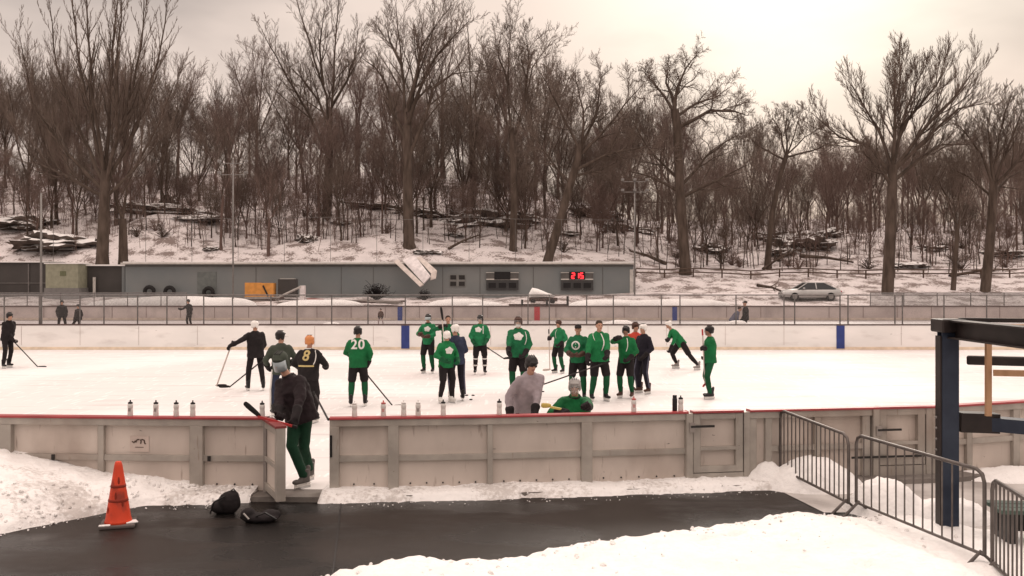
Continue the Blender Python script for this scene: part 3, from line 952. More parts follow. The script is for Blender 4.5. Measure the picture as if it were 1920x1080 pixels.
# clutter of pallets/rails behind the second rink
for i, (px, w, h, lb) in enumerate(((470, 2.6, .55, 'dark heap of timbers under the orange cabinet'), (265, 2.0, .4, 'low dark timber heap under the leaning tyres'), (690, 3.0, .3, 'dark flat timbers lying in snow below the scraggly shrub'))):
    c = W(px, 0, 73); z = terr(c.x, 73) + .1; e_ = empty('timber_pile', (c.x, 73, z)); tag(e_, lb, 'timber')
    for k in range(7):
        MB().bar((-w * rr.uniform(.6, 1), rr.uniform(-.4, .4), h * rr.uniform(.2, 1)), (w * rr.uniform(.6, 1), rr.uniform(-.4, .4), h * rr.uniform(.2, 1)), .14, .14).build('plank', M_DKCAP if k % 2 else M_FRAMED, e_)

# ---------------------------------------------------------------- poles
M_POLE = mat('pole_grey', (.22, .21, .20), .5, metal=.3)


def light_pole(px, top, base_py, d, r, label, heads, arm=0.0):
    c = W(px, base_py, d); z = terr(c.x, d) if d > 69 else 0.0
    e_ = empty('floodlight_pole', (c.x, d, z)); tag(e_, label, 'floodlight')
    H = W(px, top, d).z - z
    MB().tube([(0, 0, 0), (0, 0, H)], [r * .75, r * .5], 8).build('pole', M_POLE, e_, smooth=True)
    if arm:
        for k, zz_ in enumerate((H - .25, H - 1.1)):
            MB().tube([(-arm, 0, zz_), (arm, 0, zz_)], .025, 5).build('crossarm', M_POLE, e_)
            for j in range(heads):
                x = -arm + 2 * arm * j / (heads - 1)
                MB().box((x, -.1, zz_ + .16), (.26, .24, .18)).build('lamp_head', M_POLE, e_, bevel=.03)
    return e_


light_pole(77, 362, 600, 52, .10, 'grey metal pole rising in front of the black-brown shed', 0)
light_pole(437, 300, 560, 71, .09, 'tall thin floodlight pole rising before the orange cabinet end of the shed', 2, 1.0)
light_pole(1190, 335, 560, 78, .10, 'floodlight pole with twin crossarms at the scoreboard end of the shed', 3, 1.0)

# roadside guard fence beyond the car
M_FENCEW = mat('fence_wood', (.09, .06, .045), .8)


def rail_fence(pxa, pxb, d, h, step, label, m, mesh=None, rails=(1.0,), r=.05, name='rail_fence'):
    xa, xb = X_at(pxa, d), X_at(pxb, d)
    e_ = empty(name, ((xa + xb) / 2, d, terr((xa + xb) / 2, d))); tag(e_, label, 'fence'); o = e_.location
    X = frange(xa, xb, step); top = [V((x, d, terr(x, d) + h)) - o for x in X]
    for x, t_ in zip(X, top):
        MB().tube([V((t_.x, 0, t_.z - h - .2)), t_], r, 6).build('post', m, e_)
    for k in rails:
        MB().tube([p_ - V((0, 0, h * (1 - k))) for p_ in top], r * .8, 5).build('rail', m, e_)
    if mesh:
        b = MB()
        for p_, q_ in zip(top, top[1:]):
            b.quad(p_ - V((0, 0, h)), q_ - V((0, 0, h)), q_, p_)
        b.build('wire_mesh', mesh, e_)
    return e_


rail_fence(1192, 2050, 86, .75, 2.6, 'dark rail fence along the foot of the hill behind the parked car', M_FENCEW, rails=(1.0, .55), r=.07)
rail_fence(100, 1190, 86.5, 5.0, 4.2, 'tall thin wire fence on the slope behind the grey shed', M_GALV, mesh=None, rails=(1.0,), r=.02, name='chainlink_fence')

# ---------------------------------------------------------------- trees
M_BARK = mat('bark', (.055, .040, .031), .95, scale=2.5, col2=(.11, .083, .067), bump=.5, bscale=8, stretch=(1, 1, .25))  # bark and twig colours lightened to stand in for haze
M_BARK2 = mat('bark_reddish', (.10, .066, .056), .95, scale=.6, col2=(.16, .11, .093))
M_TWIG = mat('twig', (.12, .090, .073), .95, scale=.3, col2=(.17, .13, .107))
M_TWIG2 = mat('twig_reddish', (.145, .100, .085), .95, scale=.3, col2=(.20, .145, .125))


def curved(p0, dirv, L, rng, n=4, wob=.18, up=.15):
    pts = [V(p0)]; d = dirv.normalized()
    for i in range(n):
        d = (d + V((rng.uniform(-wob, wob), rng.uniform(-wob, wob), rng.uniform(-wob, wob) + up))).normalized()
        pts.append(pts[-1] + d * (L / n))
    return pts


def along(pts, t):
    f = t * (len(pts) - 1); i = min(int(f), len(pts) - 2); u = f - i
    return pts[i].lerp(pts[i + 1], u), (pts[i + 1] - pts[i]).normalized()


def grow(limb, twig, pts, r0, r1, lev, rng, kids, ang, ratio, up=.16, cut=.055, wob=.2, tmin=.25, droop=0.0):
    n = len(pts)
    rads = [r0 + (r1 - r0) * i / (n - 1) for i in range(n)]
    tgt = limb if r0 > cut else twig
    tgt.tube(pts, rads, 7 if r0 > .15 else (5 if r0 > cut else 3), cap=False)
    if lev >= len(kids): return
    L = sum((pts[i + 1] - pts[i]).length for i in range(n - 1))
    k = kids[lev]; a0 = rng.uniform(0, 6.28)
    for i in range(k):
        t = tmin + (1 - tmin) * (i + rng.uniform(.1, .9)) / k
        p, tn = along(pts, min(.995, t)); rr_ = r0 + (r1 - r0) * t
        a0 += 2.4 + rng.uniform(-.5, .5)
        o = tn.orthogonal().normalized(); o = Matrix.Rotation(a0, 3, tn) @ o
        an = R(ang * rng.uniform(.6, 1.35))
        d = (tn * cos(an) + o * sin(an)).normalized()
        cl = L * ratio * rng.uniform(.65, 1.2) * (1.15 - .55 * t)
        cr = max(.015, min(rr_ * .52, r0 * .42))
        grow(limb, twig, curved(p, d, cl, rng, 4 if lev < 2 else 3, wob, up), cr, max(.006, cr * .26), lev + 1, rng, kids, ang, ratio, up, cut, wob, .15)


def tree_meshes(seed, h, r, fork, limbs, spread, kids=(12, 8, 7), ang=36, ratio=.46, up=.14, wob=.2, lean=0.0):
    """random bare tree: trunk to 'fork' share of the height, then 'limbs' rising leaders"""
    rng = random.Random(seed); limb, twig = MB(), MB()
    tp = [V((0, 0, -.4))]
    for i in range(1, 6):
        t = i / 5; tp.append(V((lean * t * fork * h + rng.uniform(-.12, .12), rng.uniform(-.12, .12), fork * h * t)))
    limb.tube([tp[0] - V((0, 0, .1))] + tp, [r * 1.7, r * 1.35, r * 1.05] + [r, r * .95, r * .9, r * .85][:len(tp) - 2], 9, cap=False)
    for i in range(limbs):
        a = 2 * pi * (i + rng.uniform(-.25, .25)) / limbs; s_ = spread * rng.uniform(.5, 1.2) * (0.15 if i == 0 else 1)
        t0 = .72 + .28 * (i % 3) / 2; p, _ = along(tp, min(.99, t0))
        d = V((cos(a) * s_ + lean, sin(a) * s_, 1)).normalized()
        L = (h - p.z) * rng.uniform(.85, 1.05)
        grow(limb, twig, curved(p, d, L, rng, 6, .13, .05), r * rng.uniform(.42, .6), .03, 0, rng, kids, ang, ratio, up, .055, wob)
    for i in range(3):   # low side branches
        p, tn = along(tp, rng.uniform(.5, .9)); a = rng.uniform(0, 6.28)
        grow(limb, twig, curved(p, V((cos(a), sin(a), .35)), h * .22, rng, 4, .2, .1), r * .22, .02, 1, rng, kids, ang, ratio, up, .055, wob)
    return limb.mesh('trunk'), twig.mesh('crown')


def place_tree(name, meshes, loc, rz, sc, label, group=None, mats=(None, None), cat='tree'):
    e_ = empty(name, loc, rz); e_.scale = (sc, sc, sc); tag(e_, label, cat, group)
    for me, nm in zip(meshes, ('trunk', 'crown')):
        o = bpy.data.objects.new(nm, me); COL.objects.link(o); o.parent = e_
    return e_


def mats_on(ms, a, b):
    ms[0].materials.append(a); ms[1].materials.append(b)
    for m in ms: m.polygons.foreach_set('use_smooth', [True] * len(m.polygons))
    return ms


def hero(name, px, base, d, r0, trunk_px, limbs_px, label, seed, kids=(8, 6, 5), ang=34, ratio=.40, up=.12, mats=None, wob=.2, rl=.45):
    """tree whose trunk and leaders follow the ones in the photograph; depth is spread around its own axis"""
    r0 = r0 * .80; rng = random.Random(seed); limb, twig = MB(), MB()
    c = W(px, base, d); z = terr(c.x, d); c = V((c.x, d, z))
    P = lambda q, dy=0: V(((q[0] - 960) / F_PX * d - c.x, dy, CAM_H - (q[1] - HOR) / F_PX * d - z))
    tp = [V((0, 0, -.5))] + [P(q) for q in trunk_px]
    n = len(tp); limb.tube(tp, [r0 * 1.6] + [r0 * (1.15 - .35 * i / (n - 1)) for i in range(1, n)], 10, cap=False)
    for i, lp in enumerate(limbs_px):
        dy = rng.uniform(-1, 1) * 3.2 if i else 0
        pts = [P(q, dy * (j / max(1, len(lp) - 1)) ** .8) for j, q in enumerate(lp)]
        fine = []
        for a, b in zip(pts, pts[1:]):   # resample with a little wobble
            m_ = max(2, int((b - a).length / 1.6))
            for k in range(m_):
                q = a.lerp(b, k / m_)
                fine.append(q + V((rng.uniform(-.1, .1), rng.uniform(-.1, .1), 0)) if k or a is not pts[0] else q)
        fine.append(pts[-1])
        k0 = max(4, int(kids[0] * len(fine) / 8))
        grow(limb, twig, fine, r0 * rl * rng.uniform(.7, .95), .022, 0, rng, (k0,) + tuple(kids[1:]), ang, ratio * min(1, 9 / max(6, len(fine) * 1.5)) * 1.25, up, .055, wob, .18)
    ms = mats_on((limb.mesh('trunk'), twig.mesh('crown')), *(mats or (M_BARK, M_TWIG)))
    return place_tree(name, ms, c, 0, 1, label)


hero('bare_tree', 192, 482, 84, .62, [(192, 480), (194, 420), (197, 360), (198, 320)], [
    [(198, 330), (205, 200), (215, 60), (225, -60)], [(198, 330), (175, 230), (150, 90), (140, -50)], [(197, 345), (150, 250), (100, 120), (85, 0)],
    [(196, 360), (130, 290), (60, 190), (35, 60)], [(198, 335), (240, 230), (275, 90), (290, -40)], [(198, 345), (255, 250), (300, 120), (328, -30)],
    [(198, 350), (230, 260), (240, 130), (255, -20)], [(197, 330), (185, 200), (180, 60), (185, -60)], [(196, 370), (120, 330), (50, 300), (10, 240)], [(198, 370), (260, 320), (310, 240), (345, 160)]],
    'huge many-stemmed bare tree fanning upward behind the beige box', 11, kids=(17, 10, 9), ang=24, ratio=.36, up=.2)
hero('bare_tree', 231, 487, 85, .50, [(231, 485), (231, 450), (230, 410)], [[(230, 412), (236, 370), (245, 330)], [(230, 412), (222, 360), (215, 300)]], 'short thick trunk standing just beside the huge fanning tree', 12, kids=(3, 3), ratio=.5)
hero('bare_tree', 613, 405, hit(613, 405), .64, [(613, 400), (616, 330), (618, 250)], [
    [(618, 255), (612, 180), (590, 110), (562, 20), (545, -30)], [(618, 260), (628, 180), (632, 100), (640, 20), (650, -30)], [(614, 290), (585, 220), (545, 150), (500, 60)],
    [(618, 250), (600, 190), (570, 150), (530, 110)], [(622, 200), (650, 150), (665, 110), (672, 60)], [(606, 160), (600, 90), (612, 20)]],
    'tall thin bare tree with wide forked leaders in the middle of the hillside', 13, kids=(15, 10, 9), ang=36)
hero('bare_tree', 767, 462, hit(767, 462), .66, [(767, 455), (765, 380), (764, 300), (763, 235)], [
    [(763, 240), (757, 160), (750, 90), (742, 5)], [(763, 240), (785, 170), (815, 110), (850, 70), (880, 40)], [(764, 270), (740, 220), (725, 160), (700, 120), (672, 100)],
    [(764, 300), (800, 220), (815, 170), (850, 145), (905, 140)], [(764, 250), (775, 170), (800, 90), (822, 25)], [(763, 210), (780, 150), (790, 90), (835, 30)], [(752, 120), (728, 70), (715, 30)]],
    'thick dark bare tree with spreading curved limbs behind the tilted white panel', 14, kids=(15, 10, 9), ang=36)
hero('bare_tree', 886, 400, hit(886, 400), .36, [(886, 395), (884, 300), (882, 200)], [[(882, 205), (880, 130), (876, 60), (872, 25)], [(882, 200), (895, 140), (905, 80)], [(883, 220), (865, 150), (850, 90)], [(884, 260), (905, 200), (925, 160)]],
     'straight single-stemmed bare tree right of the thick tree with curved limbs', 15, kids=(11, 7, 7), ang=34)
hero('bare_tree', 962, 470, hit(962, 470), .46, [(962, 465), (964, 380), (962, 300), (958, 240)], [
    [(958, 245), (952, 170), (955, 100), (962, 35)], [(958, 250), (935, 190), (920, 145), (905, 105)], [(960, 270), (985, 190), (1000, 130), (1030, 90)], [(954, 160), (935, 110), (940, 60)], [(960, 300), (925, 250), (900, 190)], [(985, 190), (992, 120), (985, 70)]],
    'upright bare tree with twisted leaders above the unlit scoreboard', 16, kids=(14, 10, 9), ang=40, wob=.3)
hero('bare_tree', 1022, 492, 87.5, .52, [(1028, 485), (1045, 430), (1062, 370), (1080, 310), (1090, 270)], [
    [(1090, 275), (1115, 220), (1123, 175), (1130, 135)], [(1088, 285), (1060, 230), (1035, 180), (1010, 140)], [(1085, 295), (1130, 250), (1170, 200), (1205, 160)],
    [(1078, 320), (1140, 290), (1200, 280), (1240, 285)], [(1090, 280), (1095, 230), (1087, 185), (1078, 155)], [(1070, 345), (1020, 290), (990, 240)], [(1075, 330), (1120, 320), (1160, 300)]],
    'leaning bare tree rising to the right between the two scoreboards', 17, kids=(15, 10, 9), ang=42, wob=.3)
hero('bare_tree', 1285, 505, 87, .58, [(1285, 500), (1280, 430), (1274, 340), (1270, 240), (1265, 205)], [
    [(1265, 210), (1270, 165), (1285, 130), (1310, 98)], [(1266, 215), (1245, 175), (1225, 150), (1210, 130)], [(1268, 220), (1310, 190), (1350, 175), (1385, 150)], [(1270, 240), (1330, 210), (1370, 215), (1392, 225)],
    [(1276, 340), (1230, 290), (1205, 250), (1190, 210)], [(1276, 350), (1330, 290), (1370, 260), (1405, 240)], [(1278, 370), (1340, 340), (1400, 310)], [(1276, 360), (1220, 330), (1180, 320)], [(1265, 200), (1255, 150), (1262, 110)]],
    'dense dark bare tree with gnarled flat-topped crown beside the shed end', 18, kids=(15, 10, 9), ang=50, ratio=.42, wob=.34, up=.06)
hero('bare_tree', 1440, 488, 90, .34, [(1440, 480), (1448, 400), (1462, 330), (1475, 290)], [
    [(1475, 292), (1490, 250), (1500, 215)], [(1474, 295), (1460, 250), (1440, 225)], [(1475, 290), (1515, 255), (1545, 235)], [(1472, 300), (1430, 270), (1415, 245)], [(1475, 295), (1530, 280), (1560, 265)], [(1475, 290), (1475, 240), (1478, 210)]],
    'slightly curved bare tree with a rounded brown crown behind the car', 19, kids=(15, 10, 9), ang=44, wob=.26)
hero('bare_tree', 1662, 556, 79, .58, [(1664, 550), (1668, 470), (1672, 390), (1674, 310)], [
    [(1674, 315), (1677, 220), (1685, 160), (1690, 112)], [(1674, 320), (1655, 240), (1632, 190), (1608, 142)], [(1673, 330), (1640, 270), (1590, 250), (1540, 200)], [(1674, 315), (1700, 230), (1726, 165), (1740, 128)],
    [(1674, 320), (1720, 250), (1765, 195), (1808, 135)], [(1675, 320), (1720, 270), (1780, 210), (1830, 200)], [(1675, 340), (1720, 300), (1770, 270), (1830, 270)], [(1674, 300), (1670, 210), (1658, 140)], [(1674, 300), (1705, 225), (1765, 155), (1785, 120)], [(1673, 350), (1630, 310), (1600, 290)]],
    'large bare tree with broad brush-like crown against the bright cloud', 20, kids=(18, 10, 9), ang=28, up=.16)
hero('bare_tree', 1845, 553, 80, .50, [(1847, 548), (1855, 470), (1860, 400), (1863, 340)], [
    [(1863, 345), (1870, 280), (1880, 230), (1890, 190)], [(1863, 350), (1840, 290), (1815, 260), (1785, 225)], [(1863, 350), (1900, 300), (1925, 250), (1945, 200)], [(1862, 370), (1905, 330), (1950, 310)], [(1862, 370), (1820, 330), (1790, 310)], [(1863, 340), (1855, 270), (1850, 220)], [(1863, 350), (1895, 260), (1915, 205)]],
    'bushy-crowned bare tree at the road behind the blue steel post', 21, kids=(17, 10, 9), ang=36)
hero('bare_tree', 1786, 552, 80.5, .27, [(1787, 545), (1792, 480), (1796, 420)], [[(1796, 425), (1800, 370), (1810, 310)], [(1796, 425), (1775, 370), (1760, 330)], [(1796, 430), (1825, 390), (1840, 350)]],
     'small bare tree between the two large roadside trees', 22, kids=(9, 6, 5), ang=42)
hero('bare_tree', 503, 490, hit(503, 480), .20, [(503, 480), (504, 440), (505, 415)], [[(505, 418), (492, 380), (480, 340)], [(505, 416), (528, 380), (535, 330)], [(505, 420), (510, 370), (512, 330)]],
     'young V-forked dark tree low on the slope above the orange cabinet', 23, kids=(8, 5, 4), ang=34, mats=(M_BARK2, M_TWIG2))
hero('bare_tree', 415, 462, hit(415, 470), .16, [(414, 455), (416, 400), (418, 370)], [[(418, 372), (405, 330), (400, 280)], [(418, 372), (432, 320), (440, 270)]],
     'slim dark sapling left of the young V-forked tree', 24, kids=(8, 5, 4), ang=34, mats=(M_BARK2, M_TWIG2))

PROTO = []
for i, a in enumerate((
        dict(h=15, r=.20, fork=.45, limbs=5, spread=.55, ang=38), dict(h=17, r=.22, fork=.30, limbs=6, spread=.42, ang=30, up=.2),
        dict(h=14, r=.18, fork=.50, limbs=5, spread=.85, ang=46, wob=.3), dict(h=19, r=.20, fork=.55, limbs=4, spread=.35, ang=36),
        dict(h=13, r=.17, fork=.25, limbs=7, spread=.60, ang=40, kids=(13, 9, 7)), dict(h=16, r=.19, fork=.40, limbs=5, spread=.60, ang=42, lean=.12),
        dict(h=11, r=.17, fork=.30, limbs=5, spread=.5, ang=38), dict(h=12, r=.18, fork=.22, limbs=6, spread=.75, ang=44, kids=(12, 9, 7)))):
    PROTO.append(mats_on(tree_meshes(50 + i, **a), *((M_BARK2, M_TWIG2) if i in (0, 3, 4, 6) else (M_BARK, M_TWIG))))
KINDW = ['straggly bare tree', 'narrow upswept bare tree', 'wide-branched bare tree', 'tall thin-topped bare tree', 'low-forking reddish tree', 'leaning bare tree', 'small reddish bare tree', 'squat bushy bare tree']
MARKS = [(-100, 'behind the black-brown shed'), (120, 'behind the beige box'), (290, 'above the leaning tyres'), (420, 'left of the V-forked young tree'), (540, 'above the orange cabinet'), (680, 'beside the tall forked tree'), (830, 'near the thick curved-limb tree'), (930, 'beside the straight single-stemmed tree'), (1010, 'above the unlit scoreboard'), (1130, 'above the lit scoreboard'), (1240, 'by the twin-crossarm floodlight'), (1360, 'behind the flat-topped dark tree'), (1480, 'above the front of the parked car'), (1600, 'above the rear of the parked car'), (1740, 'around the brush-crowned big tree'), (1850, 'beside the roadside bushy tree'), (2200, 'right of every roadside tree')]


def where(px, d):
    s_ = next((w for p_, w in MARKS if px <= p_), MARKS[-1][1])
    return s_, ('low on the hill' if d < 100 else 'halfway up the hill' if d < 118 else 'near the hilltop' if d < 135 else 'beyond the hill crest')


rng = random.Random(77)
cands = []
for row, (d, n, lo, hi) in enumerate(((98, 24, .55, .85), (106, 28, .65, 1.0), (114, 30, .7, 1.05), (122, 32, .75, 1.05), (131, 32, .8, 1.1), (142, 34, .8, 1.15))):
    for i in range(n):
        px = -90 + 2130 * (i + rng.uniform(.05, .95)) / n
        cands.append((px, d + rng.uniform(-4, 4), rng.uniform(lo, hi)))
for i in range(100):
    px = -60 + 2080 * (i + rng.uniform(0, 1)) / 100; cands.append((px, 91 + 17 * rng.random() + (3 if px < 1190 else 0), rng.uniform(.34, .62)))
for px, d, s_ in cands:
    x = X_at(px, d)
    hk = interp([(0, 1.0), (330, .85), (420, .88), (600, .95), (1000, .98), (1150, .90), (1380, .74), (1560, .70), (1800, .76), (1900, .80)], px) * (1.06 if d > 118 else 1)
    k = rng.randrange(8)
    wh = where(px, d)
    lb = f'{KINDW[k]} {wh[1]}, {wh[0]}'
    place_tree('bare_tree', PROTO[k], (x, d, terr(x, d) - .1), rng.uniform(0, 6.28), s_ * hk * rng.uniform(.9, 1.1), lb, 'bare trees covering the snowy hill')

# saplings: thin stems on the slope
SAP = []
for i in range(5):
    r2 = random.Random(200 + i); limb, twig = MB(), MB(); h = (3.2, 4.5, 6, 2.6, 5)[i]
    pts = curved((0, 0, -.2), V((r2.uniform(-.15, .15), 0, 1)), h, r2, 5, .08, .1)
    grow(limb, twig, pts, .045 + .012 * i % 3 * .01 + .01, .012, 0, r2, (7, 4, 3), 38, .38, .15, .03)
    SAP.append(mats_on((limb.mesh('stem'), twig.mesh('crown')), M_BARK, M_TWIG2))
SN = ['thin leafless sapling', 'slender leafless sapling', 'tall whippy sapling', 'short twiggy sapling', 'branchy leafless sapling']
for i in range(285):
    px = rng.uniform(240, 1900) if i > 50 else rng.uniform(1180, 1900)
    d = 87.5 + 28 * rng.random() ** 1.5
    if px < 1200 and d < 92: d += 5
    x = X_at(px, d); k = rng.randrange(5); wh = where(px, d)
    e_ = empty('sapling', (x, d, terr(x, d)), rng.uniform(0, 6.28)); q = rng.uniform(.6, 1.15); e_.scale = (q, q, q)
    tag(e_, f'{SN[k]} {wh[1]}, {wh[0]}', 'sapling', 'thin saplings on the snowy slope')
    for me, nm in zip(SAP[k], ('stem', 'crown')):
        o = bpy.data.objects.new(nm, me); COL.objects.link(o); o.parent = e_

# undergrowth nobody could count
ug = MB()
for i in range(3000):
    d = 91 + 47 * rng.random() ** .8; px = rng.uniform(-80, 2000)
    if nz(X_at(px, d), d, 31, .09) < -.16 + (.14 if d < 103 else -.1): continue
    x = X_at(px, d); z = terr(x, d); h = rng.uniform(1.2, 3.2) * (1 + .5 * (d > 104)); a = V((x, d, z - .1)); tp = a + V((rng.uniform(-.5, .5), rng.uniform(-.4, .4), h))
    md = a.lerp(tp, .5) + V((rng.uniform(-.15, .15), 0, 0)); ug.tube([a, md, tp], [.028, .02, .008], 3, cap=False)
    for k in range(5):
        q = a.lerp(tp, rng.uniform(.25, .9)); L = h * rng.uniform(.2, .42); ug.tube([q, q + V((rng.uniform(-1, 1) * L, rng.uniform(-1, 1) * L, L * rng.uniform(.5, 1.3)))], [.015, .007], 3, cap=False)
tag(ug.build('undergrowth', M_TWIG2), kind='stuff')

# ---------------------------------------------------------------- rocks and fallen logs


def rock(px, py, w, h, label, seed, dd=2.0, cat='rock', rz=0.0):
    d = hit(px, py); c = V((X_at(px, d), d, 0)); c.z = terr(c.x, d)
    w, h = w * .85, h * .62; wm, hm = w / F_PX * d, h / F_PX * d
    bm = bmesh.new(); bmesh.ops.create_icosphere(bm, subdivisions=4, radius=1)
    for v in bm.verts:
        p_ = v.co.copy(); q = 1 + .55 * noise.noise(p_ * 1.5 + V((seed * 7.1, 0, 0))) + .38 * noise.noise(p_ * 3.9 + V((0, seed * 3.3, 0))) + .16 * noise.noise(p_ * 9.0)
        st = .12 * noise.noise(V((p_.x * 2, p_.y * 2, seed))) 
        v.co = V((p_.x * q * wm / 2, p_.y * q * dd / 2, (round(p_.z * 4 + st * 4) / 4 * .6 + p_.z * .4) * q * hm * .75))
    me = bpy.data.meshes.new('rock'); bm.to_mesh(me); bm.free(); me.materials.append(M_ROCK)
    o = bpy.data.objects.new('rock_outcrop', me); COL.objects.link(o); o.location = c + V((0, 0, hm * .1)); o.rotation_euler = (0, rz, 0)
    return tag(o, label, cat, None)


rock(305, 398, 200, 24, 'long dark rock ledge across the snow right of the fanning tree', 1, 4, rz=.07)
rock(318, 392, 44, 46, 'squat block-shaped boulder standing on the long rock ledge', 2, 2)
rock(240, 395, 80, 26, 'dark rock shelf touching the huge fanning tree trunk', 3, 3)
rock(375, 412, 90, 14, 'thin dark ledge end under the block-shaped boulder', 4, 3)
rock(575, 452, 44, 22, 'small jagged rock alone in snow above the white ramp', 5, 1.6)
rock(395, 468, 34, 10, 'low flat rock in snow beside the slim dark sapling', 6, 1.2)
rock(800, 405, 120, 22, 'dark rock ledge running right from the thick tree trunk', 7, 4, rz=.12)
rock(915, 420, 190, 46, 'broad dark outcrop among trunks above the unlit scoreboard', 8, 5)
rock(1120, 405, 110, 30, 'layered snowy outcrop above the lit scoreboard', 9, 4, rz=.1)
rock(1180, 432, 120, 18, 'sloping dark ledge reaching the twin-crossarm floodlight', 10, 3, rz=.15)
rock(850, 442, 50, 9, 'small flat rock above the window vent', 11, 1.5)
rock(800, 475, 60, 10, 'low rock just above the shed roof by the tilted panel', 12, 1.5)
rock(1505, 466, 120, 46, 'big snow-streaked outcrop directly behind the car', 13, 4)
rock(1548, 446, 70, 26, 'upper ledge stacked on the snow-streaked outcrop behind the car', 33, 3, rz=-.2)
rock(1470, 478, 60, 20, 'small broken rock at the foot of the snow-streaked outcrop', 34, 2)
rock(640, 420, 40, 9, 'small thin dark ledge near the tall forked tree', 35, 1.5)
rock(1060, 440, 70, 12, 'thin broken ledge right of the leaning tree', 36, 2)
rock(1750, 470, 80, 14, 'thin broken ledge between the two large roadside trees', 37, 2)
rock(1450, 448, 110, 24, 'jagged ledge at the outer side of the big mounded outcrop', 14, 3, rz=-.08)
rock(1330, 470, 70, 22, 'dark low rock between the flat-topped tree and the mounded outcrop', 15, 3)
rock(105, 462, 170, 40, 'dark rocky bank behind the beige box at the tree foot', 16, 6)
rock(40, 425, 150, 34, 'dark rock mass above the black-brown shed', 17, 5)
rock(1880, 480, 120, 20, 'low rocky ledge behind the roadside bushy tree', 18, 3)
rock(700, 388, 110, 10, 'thin slanting dark ledge left of the thick tree', 19, 2.5, rz=.12)
rock(1700, 500, 90, 12, 'low dark rock right of the brush-crowned big tree', 20, 2)
for i, (pa, ya, pb, yb, r_, lb) in enumerate(((700, 385, 760, 402, .25, 'fallen log leaning against the thick tree'), (110, 455, 60, 415, .22, 'broken dark log above the beige box'), (1420, 535, 1475, 550, .14, 'bare fallen branch lying in snow at the front of the car'), (1250, 495, 1180, 470, .2, 'fallen trunk beside the flat-topped dark tree'), (1500, 480, 1600, 500, .2, 'fallen trunk lying on the mounded outcrop'), (1430, 505, 1490, 470, .15, 'leaning dead branch before the mounded outcrop'), (1150, 380, 1240, 380, .2, 'horizontal dead log near the floodlight crossarms'), (420, 345, 480, 400, .12, 'thin slanting dead branch on the upper left slope'), (840, 470, 900, 440, .15, 'crooked dead branch above the window vent'), (1780, 520, 1890, 505, .16, 'long fallen branch before the roadside bushy tree'))):
    d = 76 if i == 2 else hit((pa + pb) / 2, max(ya, yb), 86 if i != 2 else 72)
    r3 = random.Random(i); limb, twig = MB(), MB()
    a, b = W(pa, ya, d), W(pb, yb, d + 1)
    a.z = max(a.z, terr(a.x, a.y) + r_ * .5); b.z = max(b.z, terr(b.x, b.y) + r_ * .5)
    c = (a + b) / 2; pts = [a - c, (a - c).lerp(b - c, .5) + V((0, 0, .15)), b - c]
    grow(limb, limb, pts, r_, r_ * .4, 1, r3, (0, 5, 4), 40, .35, .2)
    o = limb.build('fallen_log', M_BARK); o.location = c; tag(o, lb, 'log')
# scrubby brush clumps on the slope
for i in range(44):
    px = rng.uniform(240, 1900); d = 89 + 22 * rng.random(); wh = where(px, d)
    if px < 1190: d += 4
    bushy('brush_clump', px, 0, d, rng.uniform(.8, 1.6), M_TWIG2 if i % 2 else M_BARK, f'{"reddish" if i % 2 else "dark brown"} leafless brush clump {wh[1]}, {wh[0]}', 'shrub', 26, 'leafless brush clumps on the slope')

# ---------------------------------------------------------------- parked car
CARD = 76.5
cx = X_at(1518, CARD)
car = empty('parked_car', (cx, CARD, terr(cx, CARD) - .02))
tag(car, 'silver-grey sedan parked on the snowy road at the foot of the hill', 'car')
M_CAR = mat('car_paint', (.48, .48, .47), .3, metal=.3, var=.05)
M_GLASS = mat('car_glass', (.02, .022, .024), .08, spec=.6)
L_ = [(-2.3, .35, .62), (-2.22, .32, .78), (-1.5, .25, .93), (-1.15, .25, .98), (-.45, .25, 1.42), (.3, .25, 1.47), (1.0, .25, 1.40), (1.75, .25, 1.05), (2.15, .28, .98), (2.3, .35, .62)]
body = MB(); rings = []
prof = [(-2.32, .50, .35, .66, .80), (-2.2, .30, .30, .82, .86), (-1.5, .24, .24, .93, .88), (-.9, .22, .22, .99, .89), (0, .22, .22, 1.0, .90), (1.0, .22, .22, 1.0, .90), (1.8, .24, .24, 1.02, .88), (2.2, .30, .30, .95, .85), (2.32, .45, .40, .70, .80)]
n = 12
for x, _, zb, zt, hw_ in prof:
    ring = []
    for k in range(n):
        a = 2 * pi * k / n + pi / n; cy = (abs(cos(a)) ** .45) * (1 if cos(a) > 0 else -1); cz = (abs(sin(a)) ** .45) * (1 if sin(a) > 0 else -1)
        ring.append(V((x, cy * hw_, (zb + zt) / 2 + cz * (zt - zb) / 2)))
    rings.append(ring)
for ring in rings: body.v += ring
for i in range(len(rings) - 1):
    for k in range(n):
        body.f.append((i * n + k, i * n + (k + 1) % n, (i + 1) * n + (k + 1) % n, (i + 1) * n + k))
body.f.append(tuple(range(n))); body.f.append(tuple((len(rings) - 1) * n + k for k in range(n)))
body.build('body', M_CAR, car, smooth=True)
cab = MB(); S_ = [(-1.15, .97, .80), (-.40, 1.42, .66), (.95, 1.42, .66), (1.85, .99, .78)]
for x, z, w in S_: cab.v += [V((x, -w, z)), V((x, w, z))]
for x, z, w in S_: cab.v += [V((x, -.84, .93)), V((x, .84, .93))]
for i in range(3):
    a = 2 * i; cab.f += [(a, a + 2, a + 3, a + 1), (a, a + 8, a + 10, a + 2), (a + 1, a + 3, a + 11, a + 9)]
cab.build('windows', M_GLASS, car)
pl = MB()
for s_ in (-1, 1):
    for (xa, za, wa, xb, zb, wb) in ((-1.2, .95, .85, -.42, 1.43, .67), (.28, .95, .87, .25, 1.43, .67), (1.9, .98, .80, .97, 1.43, .67)):
        pl.bar((xa, s_ * wa, za), (xb, s_ * wb, zb), .07, .05)
pl.build('pillar', M_CAR, car)
